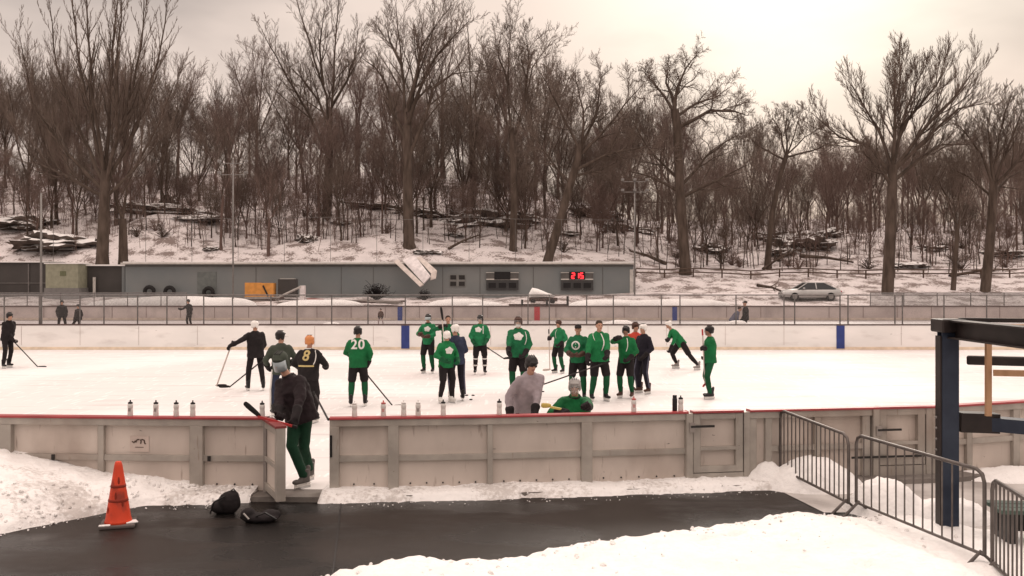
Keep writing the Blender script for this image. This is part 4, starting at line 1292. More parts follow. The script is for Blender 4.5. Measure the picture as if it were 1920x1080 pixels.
MB().box((.28, 0, 1.445), (1.45, 1.34, .05)).build('roof', M_CAR, car, bevel=.02)
MB().box((.28, 0, 1.49), (1.4, 1.25, .05)).build('roof_snow', M_SNOW, car, bevel=.02)
for x in (-1.45, 1.42):
    for s_ in (-1, 1):
        w_ = MB().tube([(x, s_ * .70, .33), (x, s_ * .91, .33)], .33, 18).build('wheel', M_TYRE, car)
        MB().tube([(x, s_ * .90, .33), (x, s_ * .925, .33)], .19, 14).build('rim', M_POLE, w_)
for s_ in (-1, 1):
    MB().box((-2.24, s_ * .62, .68), (.12, .34, .14)).build('headlight', mat('lamp', (.7, .7, .7), .15), car, bevel=.02)
    MB().box((2.27, s_ * .66, .74), (.10, .3, .14)).build('tail_light', mat('tail', (.35, .02, .02), .2), car, bevel=.02)
    MB().box((-.75, s_ * .98, 1.0), (.14, .18, .12)).build('side_mirror', M_CAR, car, bevel=.02)
MB().box((0, -.905, .45), (3.6, .02, .07)).build('side_trim', M_BLACK, car)

# ---------------------------------------------------------------- apron objects
M_ORANGE = stain(mat('cone_orange', (.62, .060, .022), .5, var=.12, scale=4), (.16, .03, .02), 7, .52, .68, (1, 1, .6), .7, detail=8)
d = gd(985); tc_ = empty('traffic_cone', (X_at(222, d), d, 0), .3)
tag(tc_, 'tall dirty orange traffic cone standing at the edge of the snow bank', 'traffic cone')
MB().box((0, 0, .022), (.40, .40, .04)).build('base', mat('cone_base', (.10, .085, .08), .8), tc_, bevel=.012)
MB().lathe([(.165, .04), (.155, .07), (.148, .09), (.05, .72), (.038, .77), (.03, .78)], n=24).build('cone_body', M_ORANGE, tc_, smooth=True)
for z in (.30, .47):
    r_ = .148 - (z - .09) * .1556
    MB().lathe([(r_ + .001, z), (r_ + .004, z + .005), (r_ - .001, z + .028), (r_ - .004, z + .033)], n=24).build('band', mat('cone_dark', (.26, .03, .015), .7), tc_, smooth=True)
for (a, z) in ((-.2, .37), (.5, .28), (-1.0, .2), (.15, .55)):
    r_ = .150 - (z - .09) * .1556; an_ = -pi / 2 + a
    MB().ell((cos(an_) * r_, sin(an_) * r_, z), .012, .004, .055, Matrix.Rotation(an_ + pi / 2, 3, 'Z')).build('scuff', mat('cone_dark', (.26, .03, .015), .7), tc_)
MB().box((.15, -.06, .048), (.14, .12, .02), rz=.3).build('snow_clump', M_SNOW, tc_, bevel=.008)
MB().box((-.14, -.16, .046), (.13, .05, .018)).build('snow_clump', M_SNOW, tc_, bevel=.008)

d = gd(962)
bg = MB(); bg.ell((.03, 0, .15), .17, .14, .17).ell((.06, .0, .24), .11, .10, .09).ell((-.10, 0, .09), .14, .13, .10).cap_((-.19, -.02, .05), (-.05, -.02, .22), .035, .045)
me = fuse(bg, 'pack', .012, 3, .02)
bk = empty('backpack', (X_at(426, d), d, 0)); bk.scale = (.88, .88, .88); tag(bk, 'slouched black backpack lying on the asphalt nearest the traffic cone', 'bag')
mobj('pack', me, M_BLKCL, bk)
MB().tube([(.0, -.12, .27), (-.14, -.17, .20), (-.2, -.15, .03)], .012, 6).build('strap', M_BLACK, bk)
MB().tube([(.06, -.02, .33), (.10, -.03, .36), (.13, -.02, .32)], .01, 6).build('handle', M_BLACK, bk)
d = gd(978)
bg = MB(); bg.ell((0, 0, .05), .25, .12, .06).ell((-.14, .0, .08), .10, .09, .09).ell((.12, .05, .07), .13, .1, .07)
me = fuse(bg, 'fabric', .012, 3, .03)
du = empty('duffel_bag', (X_at(487, d), d, 0)); tag(du, 'flat collapsed dark bag with a small pale buckle near the open gate', 'bag')
mobj('fabric', me, M_BLKCL, du)
MB().bar((-.17, -.11, .13), (-.10, -.12, .06), .02, .012).build('buckle', mat('buckle', (.4, .38, .36), .4), du)
MB().tube([(-.02, -.1, .09), (.1, -.13, .14), (.22, -.08, .05)], .011, 6).build('strap', M_BLACK, du)

# crowd barriers
M_BARR = mat('barrier_steel', (.115, .10, .093), .4, metal=.55, var=.19, scale=8)


def barrier(p0, p1, nb, label, h=1.08, zb=.22, z0=0.0, z1=0.0, feet=(True, True)):
    p0, p1 = V(p0), V(p1); e_ = empty('crowd_barrier', (p0 + p1) / 2); tag(e_, label, 'barrier', None); c = e_.location
    a, b = p0 - c + V((0, 0, z0)), p1 - c + V((0, 0, z1)); t = (b - a); L = t.length; tn = t / L; U = V((0, 0, 1)); rc = .12
    loop = [a + U * zb, a + U * (h - rc), a + U * (h - rc * .3) + tn * rc * .3, a + U * h + tn * rc, b + U * h - tn * rc, b + U * (h - rc * .3) - tn * rc * .3, b + U * (h - rc), b + U * zb]
    fr = MB().tube(loop, .021, 8, cap=False); fr.tube([a + U * zb, b + U * zb], .019, 8, cap=False)
    fr.build('frame', M_BARR, e_, smooth=True)
    for i in range(nb):
        q = a + t * ((i + 1) / (nb + 1))
        MB().tube([q + U * zb, q + U * h], .0095, 6).build('bar', M_BARR, e_)
    nrm = V((-tn.y, tn.x, 0))
    for q, f in ((a, feet[0]), (b, feet[1])):
        if f:
            q = q + tn * (.06 if q is a else -.06)
            MB().tube([q - nrm * .33 + U * .02, q - nrm * .22 + U * .05, q + U * (zb + .02), q + nrm * .22 + U * .05, q + nrm * .33 + U * .02], .02, 6).build('foot', M_BARR, e_)
    return e_


A_ = V((X_at(1463, 13.95), 13.95, 0)); B_ = V((X_at(1594, 12.15), 12.15, 0)); C_ = V((X_at(1846, 9.75), 9.75, 0))
barrier(A_, B_ - V((.02, .0, 0)), 15, 'steel crowd barrier touching the rink boards, farthest one along the snow', z0=.0, z1=-.08)
barrier(B_ + V((.06, -.05, 0)), C_, 13, 'steel crowd barrier in the middle, crossing in front of the blue post', z0=-.06, z1=-.05)
barrier(C_ + V((.06, -.04, 0)), V((4.45, 7.6, 0)), 15, 'steel crowd barrier nearest the camera, in front of the green bench', z0=-.12, z1=-.05)
# brace and hinge pins between the first two
q = MB(); a = W(1545, 795, 13.1); b = W(1600, 935, 12.2); 

# blue steel gantry
M_NAVY = mat('navy_steel', (.012, .018, .034), .45, var=.4, scale=3, col2=(.026, .036, .058))
M_NAVY2 = mat('dark_steel', (.020, .014, .013), .5, var=.4, scale=3)
M_WOOD = mat('timber', (.30, .17, .09), .7, scale=1.5, col2=(.40, .24, .14), stretch=(6, 6, 1))
G0 = V((X_at(1776, 11.4), 11.4, 0)); gy = empty('steel_gantry', G0)
tag(gy, 'dark blue steel post and beam gantry frame behind the middle crowd barrier', 'frame')
for y in (0, -5.2):
    p_ = MB()
    p_.box((0.01, y - .06, 1.22), (.20, .02, 2.46)).box((0.01, y + .06, 1.22), (.20, .02, 2.46)).box((0.01, y, 1.22), (.02, .12, 2.46))
    p_.build('post', M_NAVY, gy)
    MB().box((-.105, y, 1.15), (.018, .13, 2.34)).build('side_plate', M_NAVY2, gy)
    MB().box((.03, y, -.0), (.34, .34, .04)).build('base_plate', M_NAVY2, gy)
bm_ = MB(); bm_.box((.07, -2.55, 2.40), (.02, 5.5, .18)).box((.07, -2.55, 2.50), (.20, 5.5, .02)).box((.07, -2.55, 2.30), (.20, 5.5, .02)); bm_.build('beam', M_NAVY2, gy)
MB().box((.04, .05, 2.44), (.30, .34, .16)).build('joint_box', M_NAVY2, gy, bevel=.02)
MB().bar((.25, .25, 2.50), (2.6, -.5, 2.50), .08, .05).build('brace', M_NAVY2, gy)
MB().bar((.9, 1.0, 2.37), (4.2, -.4, 2.36), .16, .09).build('timber_plank', M_WOOD, gy)
MB().bar((.28, .1, 2.02), (3.6, -1.6, 2.06), .10, .11).build('crossbar', M_NAVY2, gy, bevel=.02)
MB().bar((.14, .02, 1.29), (.58, -.02, 1.28), .22, .23).build('arm', M_NAVY2, gy)
MB().bar((.55, -.04, 1.27), (1.5, -1.0, 1.29), .22, .16).build('arm', M_NAVY, gy)
for k in range(4):
    MB().cap_((-.115, .03, .95 + k * .13), (-.127, .03, .95 + k * .13), .016, .012, 8).build('bolt', M_POLE, gy)
tm = empty('timber_post', (X_at(1853, 10.9), 10.9, 0)); tag(tm, 'bare timber post with side rail propped inside the dark steel gantry', 'post')
MB().box((0, 0, 1.93), (.06, .05, 1.0)).build('post', M_WOOD, tm)
MB().bar((.03, -.05, 1.93), (2.4, -1.3, 1.99), .05, .07).build('rail', M_WOOD, tm)

gb = empty('bench', (X_at(1990, 10.7), 10.7, 0), -.12); tag(gb, 'low dull green bench half buried in snow beyond the nearest barrier', 'bench')
for k in range(3):
    MB().box((0, -.2 + .18 * k, .42), (1.5, .16, .045)).build('seat_board', mat('green_board', (.055, .085, .07), .7, var=.3), gb, bevel=.008)
for x in (-.6, .6):
    MB().box((x, 0, .2), (.08, .42, .4)).build('leg', M_DARKM, gb)
MB().box((0, .1, .24), (1.3, .05, .22)).build('stretcher', M_DARKM, gb)

# bottles and pucks
M_BOT = mat('bottle_plastic', (.62, .60, .57), .35, var=.06)
M_LABEL = mat('bottle_print', (.30, .26, .25), .5)
M_LABELR = mat('bottle_print_red', (.55, .30, .28), .5)
BOT = [(245, 'white squeeze bottle with black lid, first bottle beyond the traffic cone', 'k', M_LABEL), (293, 'white squeeze bottle with a dark printed badge, above the notice', 'k', M_LABEL), (331, 'plain pale squeeze bottle, third of the four by the cone', 'k', None), (362, 'plain pale squeeze bottle above the wide grey board post', 'k', None),
       (492, 'pale squeeze bottle beside the hockey stick blade at the open gate', 'k', None), (575, None, None, None), (665, 'blank white bottle behind the skates of player number 20', 'w', None), (719, 'pinkish white squeeze bottle near the stick blade of player number 20', 'r', M_LABELR), (757, 'clear-capped white squeeze bottle right of the stick blade', 'w', None), (784, 'white squeeze bottle with two dark marks', 'w', M_LABEL), (831, 'translucent squeeze bottle in front of the small white-skated player', 'k', None),
       (936, 'pale squeeze bottle with black lid beside the player in grey hoodie', 'k', None), (1188, 'clear squeeze bottle with faint red print right of the crouching goalkeeper', 'r', M_LABELR), (1266, 'black cylindrical water flask standing on the red cap', 'b', None), (1276, 'white squeeze bottle touching the black flask', 'k', None)]
M_CAPW = mat('cap_white', (.7, .68, .66), .4); M_CAPR = mat('cap_red', (.45, .12, .11), .4)
for px, lb, kd, lab in BOT:
    if lb is None: continue
    p_, t = bp(px); nrm = V((t.y, -t.x, 0)); c = p_ + nrm * .01 + V((0, 0, CAPZ)) + (nrm * -.03 if kd == 'b' else V())
    e_ = empty('water_bottle', c); tag(e_, lb, 'bottle', 'bottles standing along the red cap rail')
    if kd == 'b':
        MB().lathe([(.034, 0), (.036, .01), (.036, .17), (.030, .185)], n=16).build('flask', M_BLACK, e_, smooth=True)
        MB().lathe([(.031, .186), (.031, .22), (.026, .228)], n=16).build('cap', M_BLACK, e_)
        continue
    MB().lathe([(.034, 0), (.037, .008), (.037, .075), (.033, .09), (.033, .105), (.037, .12), (.037, .155), (.030, .172)], n=16).build('bottle', M_BOT, e_, smooth=True)
    MB().lathe([(.033, .173), (.033, .19), (.014, .198), (.009, .205), (.010, .222), (.004, .225)], n=14).build('cap', {'k': M_BLACK, 'w': M_CAPW, 'r': M_CAPR}[kd], e_, smooth=True)
    if lab:
        MB().box((.0, -.036, .09), (.035, .006, .045)).build('print', lab, e_)
for px, py, lb in ((875, 742, 'black puck lying on the ice left of the other two'), (887, 742, 'black puck lying on the ice right of the other two'), (883, 750, 'black puck lying on the ice nearest the boards'), (1018, 735, 'lone black puck on the ice beside the grey hoodie')):
    d = gd(py, .03); o = MB().lathe([(.036, 0), (.038, .003), (.038, .022), (.036, .025)], n=16).build('hockey_puck', M_BLACK); o.location = (X_at(px, d), d, .031)
    tag(o, lb, 'puck', 'pucks lying on the ice')

# ---------------------------------------------------------------- people
M_SKIN = mat('skin', (.42, .24, .17), .6, var=.08)
M_HAIR = mat('hair', (.035, .022, .015), .8)
M_GREEN = mat('green_jersey', (.006, .150, .045), .8, var=.12, scale=5, bump=.2, bscale=25)
M_GSOCK = mat('green_sock', (.004, .070, .026), .85, var=.2, scale=8)
M_DGREEN = mat('dark_green_cloth', (.006, .040, .020), .85, var=.25, scale=6)
M_WHITE = mat('white_cloth', (.68, .67, .64), .75, var=.05)
M_WHEL = mat('white_shell', (.75, .73, .70), .35, var=.04)
M_BHEL = mat('black_shell', (.013, .011, .011), .35)
M_OHEL = mat('orange_shell', (.55, .22, .08), .4)
M_NAVYC = mat('navy_cloth', (.025, .032, .060), .85, var=.2, scale=6)
M_NAVYD = mat('dark_navy_cloth', (.012, .010, .018), .85, var=.2, scale=6)
M_JACK = mat('plum_black_jacket', (.014, .008, .010), .85, var=.25, scale=5)
M_GREYH = mat('grey_hoodie', (.30, .26, .28), .9, var=.15, scale=5)
M_GGREEN = mat('grey_green_cloth', (.045, .055, .042), .85, var=.2, scale=5)
M_REDC = mat('red_orange_cloth', (.50, .06, .035), .8)
M_BROWN = mat('brown_leather', (.060, .028, .020), .6)
M_GREYC = mat('blue_grey_cloth', (.10, .10, .14), .85)
M_STEEL = mat('steel', (.5, .5, .5), .25, metal=1.0)
M_VISOR = mat('visor', (.34, .40, .42), .2, spec=.6)
M_EYE = mat('eye', (.02, .015, .012), .3)
M_LIP = mat('lip', (.26, .10, .085), .6)
M_TAPE = mat('black_tape', (.012, .011, .011), .8)
M_SHAFT = mat('composite_shaft', (.025, .022, .022), .4)
M_SHAFTR = mat('red_shaft', (.38, .04, .04), .4)
M_SHAFTY = mat('yellow_shaft', (.55, .42, .12), .4)
M_SHAFTW = mat('pale_shaft', (.50, .44, .40), .5)
M_GOLD = mat('gold_cloth', (.50, .40, .18), .8)


def _glove():
    b = MB()   # wrist at the origin, fingers point to -Z, palm faces +Y, thumb on +X
    b.cap_((0, 0, .06), (0, 0, -.03), .062, .048, flat=1.1)
    b.cap_((-.0, 0, -.03), (0, .005, -.085), .048, .046, flat=1.15, axis=(1, 0, 0))
    for i, (x, L) in enumerate(((.040, .9), (.015, 1.0), (-.012, .95), (-.036, .78))):
        p0 = V((x, -.004, -.10)); p1 = p0 + V((x * .12, .018, -.050 * L)); p2 = p1 + V((0, .045, -.012 * L)); p3 = p2 + V((0, .022, .03))
        b.cap_(p0, p1, .0165, .0155, 8); b.cap_(p1, p2, .0155, .015, 8); b.cap_(p2, p3, .015, .013, 8)
    b.cap_((.045, .01, -.05), (.072, .035, -.085), .021, .018, 8); b.cap_((.072, .035, -.085), (.066, .065, -.11), .018, .015, 8)
    return fuse(b, 'glove', .0085, 1)


def _skate():
    b = MB()   # sole at z=.075, toe to -Y
    b.loft([(V((0, .02, .26)), V((.055, 0, 0)), V((0, .065, 0))), (V((0, .03, .18)), V((.050, 0, 0)), V((0, .068, 0))), (V((0, .01, .13)), V((.050, 0, 0)), V((0, .095, 0))), (V((0, -.03, .10)), V((.05, 0, 0)), V((0, .145, 0))), (V((0, -.03, .078)), V((.044, 0, 0)), V((0, .15, 0)))], 14)
    b.ell((0, -.12, .105), .048, .07, .035)
    b.cap_((0, .075, .17), (0, .085, .27), .03, .035)
    h = MB(); h.box((0, -.02, .055), (.022, .26, .045)).box((0, -.10, .067), (.05, .08, .02)).box((0, .07, .067), (.05, .07, .02))
    bl = MB(); bl.box((0, -.02, .018), (.005, .285, .036))
    return fuse(b, 'skate', .012, 2), h.mesh('blade_holder'), bl.mesh('blade')


GREENS = [mat('green_jersey_b', (.010, .125, .050), .85, var=.2, scale=7, bump=.3, bscale=18), M_GREEN, mat('green_jersey_c', (.004, .115, .034), .8, var=.2, scale=4, bump=.3, bscale=22), mat('green_jersey_d', (.012, .165, .062), .8, var=.18, scale=6, bump=.3, bscale=22)]
GI = [0]
GLOVE = _glove(); SKB, SKH, SKL = _skate()
CACHE = {}


def shared(me, m):
    k = (me.name, m.name)
    if k not in CACHE:
        c = me.copy(); c.materials.clear(); c.materials.append(m); CACHE[k] = c
    return CACHE[k]


def ik(a, c, l1, l2, pole):
    v = c - a; d = v.length
    if d > (l1 + l2) * .995:
        c = a + v * ((l1 + l2) * .995 / d); v = c - a; d = v.length
    t = (l1 * l1 - l2 * l2 + d * d) / (2 * d); h = sqrt(max(0, l1 * l1 - t * t)); u = v / d
    p = pole - u * pole.dot(u); p = p.normalized() if p.length > 1e-4 else u.orthogonal()
    return a + u * t + p * h, c


def person(label, px, d=None, py=None, s=1.0, face=0, lean=(0, 0), z0=.03, handR=None, handL=None, feet=None, drop=0.0, head=None, hdir=None,
           top=M_GREEN, legs=M_BLKCL, short=None, sock=None, helmet=M_BHEL, glove=M_BLKCL, skate=M_BLACK, cage=False, visor=None, hair=None, beard=None,
           hat=None, bulk=1.0, vox=.020, stripes=None, deco=(), arms=None, group='hockey players and coaches on the ice', sleeve=None, collar=None, jack=False, bare=False):
    if d is None: d = gd(py, z0)
    root = empty('person', (X_at(px, d), d, z0)); tag(root, label, 'person', group); O = root.location.copy()
    a = R(face); F = V((sin(a), -cos(a), 0)); RT = V((F.y, -F.x, 0)); U = V((0, 0, 1))
    sk = .0 if bare else .055
    ft = feet or ((-.15, 0), (.15, 0))       # offsets: (to own right is negative), (forward)
    A = []
    for i, f in enumerate(ft):
        if len(f) == 3: q = V((X_at(f[0], f[2]), f[2], z0)) - O
        else: q = RT * (-f[0]) + F * f[1]
        A.append(V((q.x, q.y, (.11 + sk) * s)))
    mid = (A[0] + A[1]) / 2
    P = V((mid.x, mid.y, 0)) * .9 + U * ((.99 + sk - drop) * s) + V((lean[0], lean[1], 0)) * .25
    if ft[0].__class__ is tuple and drop == 0 and (A[0] - A[1]).length > .45 * s: P.z -= .06 * s
    SP = (U + V((lean[0], lean[1], 0)) * 1.0).normalized()
    SF = (F - SP * F.dot(SP)).normalized(); SR = RT
    if abs(SP.dot(RT)) > .05: SR = (RT - SP * RT.dot(SP)).normalized()
    chest = P + SP * (.34 * s); neck = P + SP * (.52 * s); sh = [neck - SP * .085 * s + SR * (.168 * s), neck - SP * .085 * s - SR * (.168 * s)]
    hc = neck + (SP * .5 + U * .5).normalized() * (.165 * s) + F * .03 * s
    if head: hc = hc + V(head) * s
    HF = V(hdir).normalized() if hdir else F.copy(); HU = (U - HF * U.dot(HF)).normalized(); HR = HF.cross(HU)
    HM = Matrix((HR * -1, HF * -1, HU)).transposed()   # local head: -Y is the face
    hips = [P + RT * .095 * s - U * .02 * s, P - RT * .095 * s - U * .02 * s]
    kn = []
    for i in (0, 1):
        k, c = ik(hips[i], A[i], .455 * s, .43 * s, F + (RT if i == 0 else -RT) * .15); kn.append(k)
    el, ha = [], []
    for i, h_ in enumerate((handR, handL)):
        side = SR if i == 0 else -SR
        if h_ is None: t_ = sh[i] - U * .50 * s + side * .04 * s + F * .10 * s
        elif len(h_) == 3 and h_[0] > 20 or (len(h_) == 3 and abs(h_[2]) > 3): t_ = W(h_[0], h_[1], h_[2]) - O
        else: t_ = sh[i] + side * (h_[0] * s) + F * (h_[1] * s) + U * (h_[2] * s)
        e, c = ik(sh[i], t_, .29 * s, .27 * s, side * .7 - F * .6 - U * .4); el.append(e); ha.append(c)
    # --- body, one continuous skin surface
    b = MB()
    b.loft([(P - SP * .06 * s, SR * .15 * s, SF * .10 * s), (P + SP * .1 * s, SR * .14 * s, SF * .10 * s), (chest, SR * .16 * s, SF * .11 * s), (neck - SP * .04 * s, SR * .13 * s, SF * .08 * s), (neck, SR * .06 * s, SF * .06 * s)])
    b.cap_(neck - SP * .03 * s, hc - HU * .05 * s, .056 * s, .054 * s)
    hd = lambda x, y, z: hc + HM @ (V((x, y, z)) * s)
    b.ell(hd(0, .012, .03), .076 * s, .094 * s, .085 * s, HM); b.ell(hd(0, -.022, -.035), .060 * s, .065 * s, .075 * s, HM)
    b.cap_(hd(0, -.088, .01), hd(0, -.105, -.022), .011 * s, .015 * s, 8); b.ell(hd(0, -.070, -.095), .03 * s, .025 * s, .02 * s, HM)
    for x in (-.076, .076): b.ell(hd(x, .01, -.01), .012 * s, .022 * s, .033 * s, HM)
    for i in (0, 1):
        b.cap_(sh[i], el[i], .052 * s, .042 * s); b.cap_(el[i], ha[i], .042 * s, .030 * s)
        b.cap_(hips[i], kn[i], .085 * s, .058 * s); b.cap_(kn[i], A[i], .058 * s, .040 * s)
    body = mobj('body', fuse(b, 'body', .014 if vox < .03 else .025, 2), M_SKIN, root)
    if vox < .03:
        for x in (-.031, .031):
            MB().ell(hd(x, -.083, .012), .012 * s, .006 * s, .007 * s, HM, 8, 5).build('eye', M_EYE, root)
        MB().ell(hd(0, -.084, -.055), .024 * s, .007 * s, .007 * s, HM, 8, 5).build('mouth', M_LIP, root)
    # --- top
    tb = MB(); q = bulk
    hem = P - SP * (.13 if not jack else (.16 if not z0 > .05 else .11)) * s
    tb.loft([(hem, SR * .205 * q * s, SF * .165 * q * s), (P - SP * .02 * s, SR * .200 * q * s, SF * .160 * q * s), (P + SP * .14 * s, SR * .195 * q * s, SF * .150 * q * s), (chest, SR * .205 * q * s, SF * .155 * q * s), (neck - SP * .10 * s, SR * .205 * q * s, SF * .135 * s), (neck - SP * .03 * s, SR * .145 * s, SF * .10 * s), (neck + SP * .035 * s, SR * .075 * s, SF * .075 * s)], 20)
    for i in (0, 1):
        side = SR if i == 0 else -SR
        tb.cap_(sh[i], el[i], .078 * (1 + .6 * (q - 1)) * s, .066 * (1 + .6 * (q - 1)) * s); wr = el[i].lerp(ha[i], .86); tb.cap_(el[i], wr, .065 * (1 + .6 * (q - 1)) * s, .052 * s)
    tname = 'jersey' if top is M_GREEN else 'jacket'
    tme = fuse(tb, tname, vox, 2, .040 * (1 if vox < .03 else 0)); GI[0] += 1; top_o = mobj(tname, tme, GREENS[GI[0] % 4] if top is M_GREEN else top, root)
    if collar:
        MB().tube([neck + SP * .02 * s + (SR * cos(k) * .08 + SF * sin(k) * .08) * s for k in [R(x) for x in range(0, 361, 30)]], .014 * s, 6, cap=False).build('collar', collar, top_o)
    # --- legs
    if short or sock:
        pb = MB(); pb.loft([(P + SP * .02 * s, SR * .17 * s, SF * .14 * s), (P - U * .08 * s, RT * .185 * s, F * .15 * s)], 16)
        for i in (0, 1):
            k2 = hips[i].lerp(kn[i], .90); pb.cap_(hips[i], k2, .115 * s, .100 * s)
        mobj('hockey_shorts', fuse(pb, 'hockey_shorts', vox, 3, .01), short or M_BLKCL, root)
        for i in (0, 1):
            lb_ = MB().cap_(hips[i].lerp(kn[i], .55), kn[i], .085 * s, .080 * s).cap_(kn[i], kn[i].lerp(A[i], .45), .078 * s, .078 * s).cap_(kn[i].lerp(A[i], .45), A[i] + U * .03 * s, .076 * s, .055 * s)
            so = mobj('sock', fuse(lb_, 'sock', vox, 3, .006), sock or legs, root)
            if stripes:
                for t_ in (.12, .62):
                    c0, c1 = kn[i].lerp(A[i], t_), kn[i].lerp(A[i], t_ + .09)
                    MB().tube([c0, c1], [.085 * s, .080 * s], 12).build('stripe', stripes, so, smooth=True)
    else:
        pb = MB(); pb.loft([(P + SP * .03 * s, SR * .165 * s, SF * .125 * s), (P - U * .10 * s, RT * .175 * s, F * .135 * s)], 16)
        for i in (0, 1):
            pb.cap_(hips[i], kn[i], .100 * s, .078 * s); pb.cap_(kn[i], A[i] + U * .02 * s, .076 * s, .062 * s)
        po = mobj('trousers', fuse(pb, 'trousers', vox, 3, .014 if vox < .03 else 0), legs, root)
        if stripes:
            for i in (0, 1):
                side = RT if i == 0 else -RT
                sd = (side * .85 + V((0, -.6, 0))).normalized()
                st = MB(); L3 = [hips[i] + sd * .105 * s, hips[i].lerp(kn[i], .5) + sd * .094 * s, kn[i] + sd * .084 * s, kn[i].lerp(A[i], .5) + sd * .077 * s, A[i] + sd * .066 * s]
                st.tube(L3, .022 * s, 6); st.build('stripe', stripes, po, smooth=True)
    # --- feet
    for i in (0, 1):
        sgn = -1 if i == 0 else 1
        fa = a + R(8) * sgn
        M4 = Matrix.Translation((A[i].x, A[i].y, 0)) @ Matrix.Rotation(fa, 4, 'Z') @ Matrix.Scale(s, 4)
        if len(ft[i]) > 2 and len(ft[i]) == 4: pass
        o = mobj('boot' if bare else 'skate', shared(SKB, skate), None, root); o.matrix_local = (M4 if not bare else M4 @ Matrix.Translation((0, 0, -.06)))
        if not bare:
            h_ = mobj('blade_holder', shared(SKH, M_WHEL if skate is not M_WHITE else M_WHEL), None, o); l_ = mobj('blade', shared(SKL, M_STEEL), None, o)
    # --- hands
    for i in (0, 1):
        fd = (ha[i] - el[i]).normalized(); x_ = F - fd * F.dot(fd); x_ = x_.normalized() if x_.length > .1 else SP.orthogonal()
        y_ = (-fd).cross(x_).normalized()
        if y_.dot(SR if i == 0 else -SR) > 0: y_ = -y_; 
        x_ = y_.cross(-fd)
        M4 = Matrix((x_ * 1.0, y_, -fd)).transposed().to_4x4(); M4.translation = ha[i]
        o = mobj('glove', shared(GLOVE, glove), None, root); o.matrix_local = M4 @ Matrix.Scale(s * (1.1 if vox < .03 else 1.2), 4)
    # --- headgear
    if helmet:
        hb = MB(); hb.ell(hd(0, .022, .052), .098 * s, .122 * s, .092 * s, HM, 18, 10)
        for x in (-.078, .078): hb.ell(hd(x, .020, -.005), .024 * s, .055 * s, .062 * s, HM)
        hb.ell(hd(0, .085, -.005), .07 * s, .045 * s, .06 * s, HM); hb.ell(hd(0, -.075, .072), .075 * s, .035 * s, .022 * s, HM)
        hl = mobj('helmet', fuse(hb, 'helmet', .011 if vox < .03 else .02, 1), helmet, root)
        rg = MB()
        for x in (-.035, 0, .035): rg.cap_(hd(x, -.04, .138), hd(x, .06, .142), .007 * s, .007 * s, 6)
        rg.build('vent_ridge', M_BLACK if helmet is not M_BHEL else M_DARKM, hl)
        if visor:
            vb = MB(); n0 = 9
            for j, z in enumerate((.045, -.045 if not cage else -.10)):
                for k in range(n0):
                    an = R(-80 + 160 * k / (n0 - 1)); vb.v.append(hd(.095 * sin(an), -.118 * cos(an) + .01, z))
            for k in range(n0 - 1): vb.f.append((k, k + 1, n0 + k + 1, n0 + k))
            vo = vb.build('visor', visor, hl, smooth=True); so_ = vo.modifiers.new('s', 'SOLIDIFY'); so_.thickness = .003
        elif cage:
            cb = MB()
            for z in (.04, .01, -.02, -.05, -.085):
                cb.tube([hd((.085 - .02 * (z < -.06)) * sin(R(k)), -(.125 - .012 * (z < -.06)) * cos(R(k)) + .01, z) for k in range(-80, 81, 20)], .0028 * s, 4)
            for k in range(-60, 61, 24):
                cb.tube([hd(.085 * sin(R(k)), -.125 * cos(R(k)) + .01, z) for z in (.05, -.02)] + [hd(.065 * sin(R(k)), -.113 * cos(R(k)) + .01, -.09)], .0028 * s, 4)
            cb.build('face_cage', M_STEEL if cage == 1 else M_BLACK, hl)
    if hat:
        hb = MB(); hb.ell(hd(0, .016, .058), .088 * s, .108 * s, .075 * s, HM, 16, 8); hb.ell(hd(0, -.095, .055), .07 * s, .06 * s, .014 * s, HM)
        mobj('cap', fuse(hb, 'cap', .011, 1), hat, root)
    if hair:
        hb = MB(); hb.ell(hd(0, .026, .045), .084 * s, .100 * s, .086 * s, HM, 16, 8)
        mobj('hair', fuse(hb, 'hair', .012, 1, .02), hair, root)
    if beard:
        hb = MB(); hb.ell(hd(0, -.055, -.075), .058 * s, .05 * s, .05 * s, HM, 14, 8)
        mobj('beard', fuse(hb, 'beard', .011, 1, .01), beard, root)
    # --- prints on the jersey, projected on the cloth
    if deco:
        bm = bmesh.new(); bm.from_mesh(tme); bvh = BVHTree.FromBMesh(bm); bm.free()
        for kind, side, cx_, cz_, size, m in deco:
            D = SF if side == 'front' else -SF; RX = -SR if side == 'front' else SR
            if side == 'front': RX = -SR
            c = P + SP * (.34 + cz_) * s + RX * cx_ * s
            db_ = decal_shape(kind, size * s)
            vs = []; ok = []
            for (u, w) in db_[0]:
                o_ = c + RX * u + SP * w + D * .6
                h_ = bvh.ray_cast(o_, -D, 1.2)
                ok.append(h_[0] is not None); vs.append((h_[0] + D * .006) if h_[0] is not None else o_)
            fs = [f for f in db_[1] if all(ok[i] for i in f)]
            if not fs: continue
            me = bpy.data.meshes.new('print'); me.from_pydata([tuple(v) for v in vs], [], fs); me.update()
            mobj('digit' if kind.isdigit() else 'emblem', me, m, top_o)
    return root, dict(neck=neck + O, hands=[h_ + O for h_ in ha], hc=hc + O)


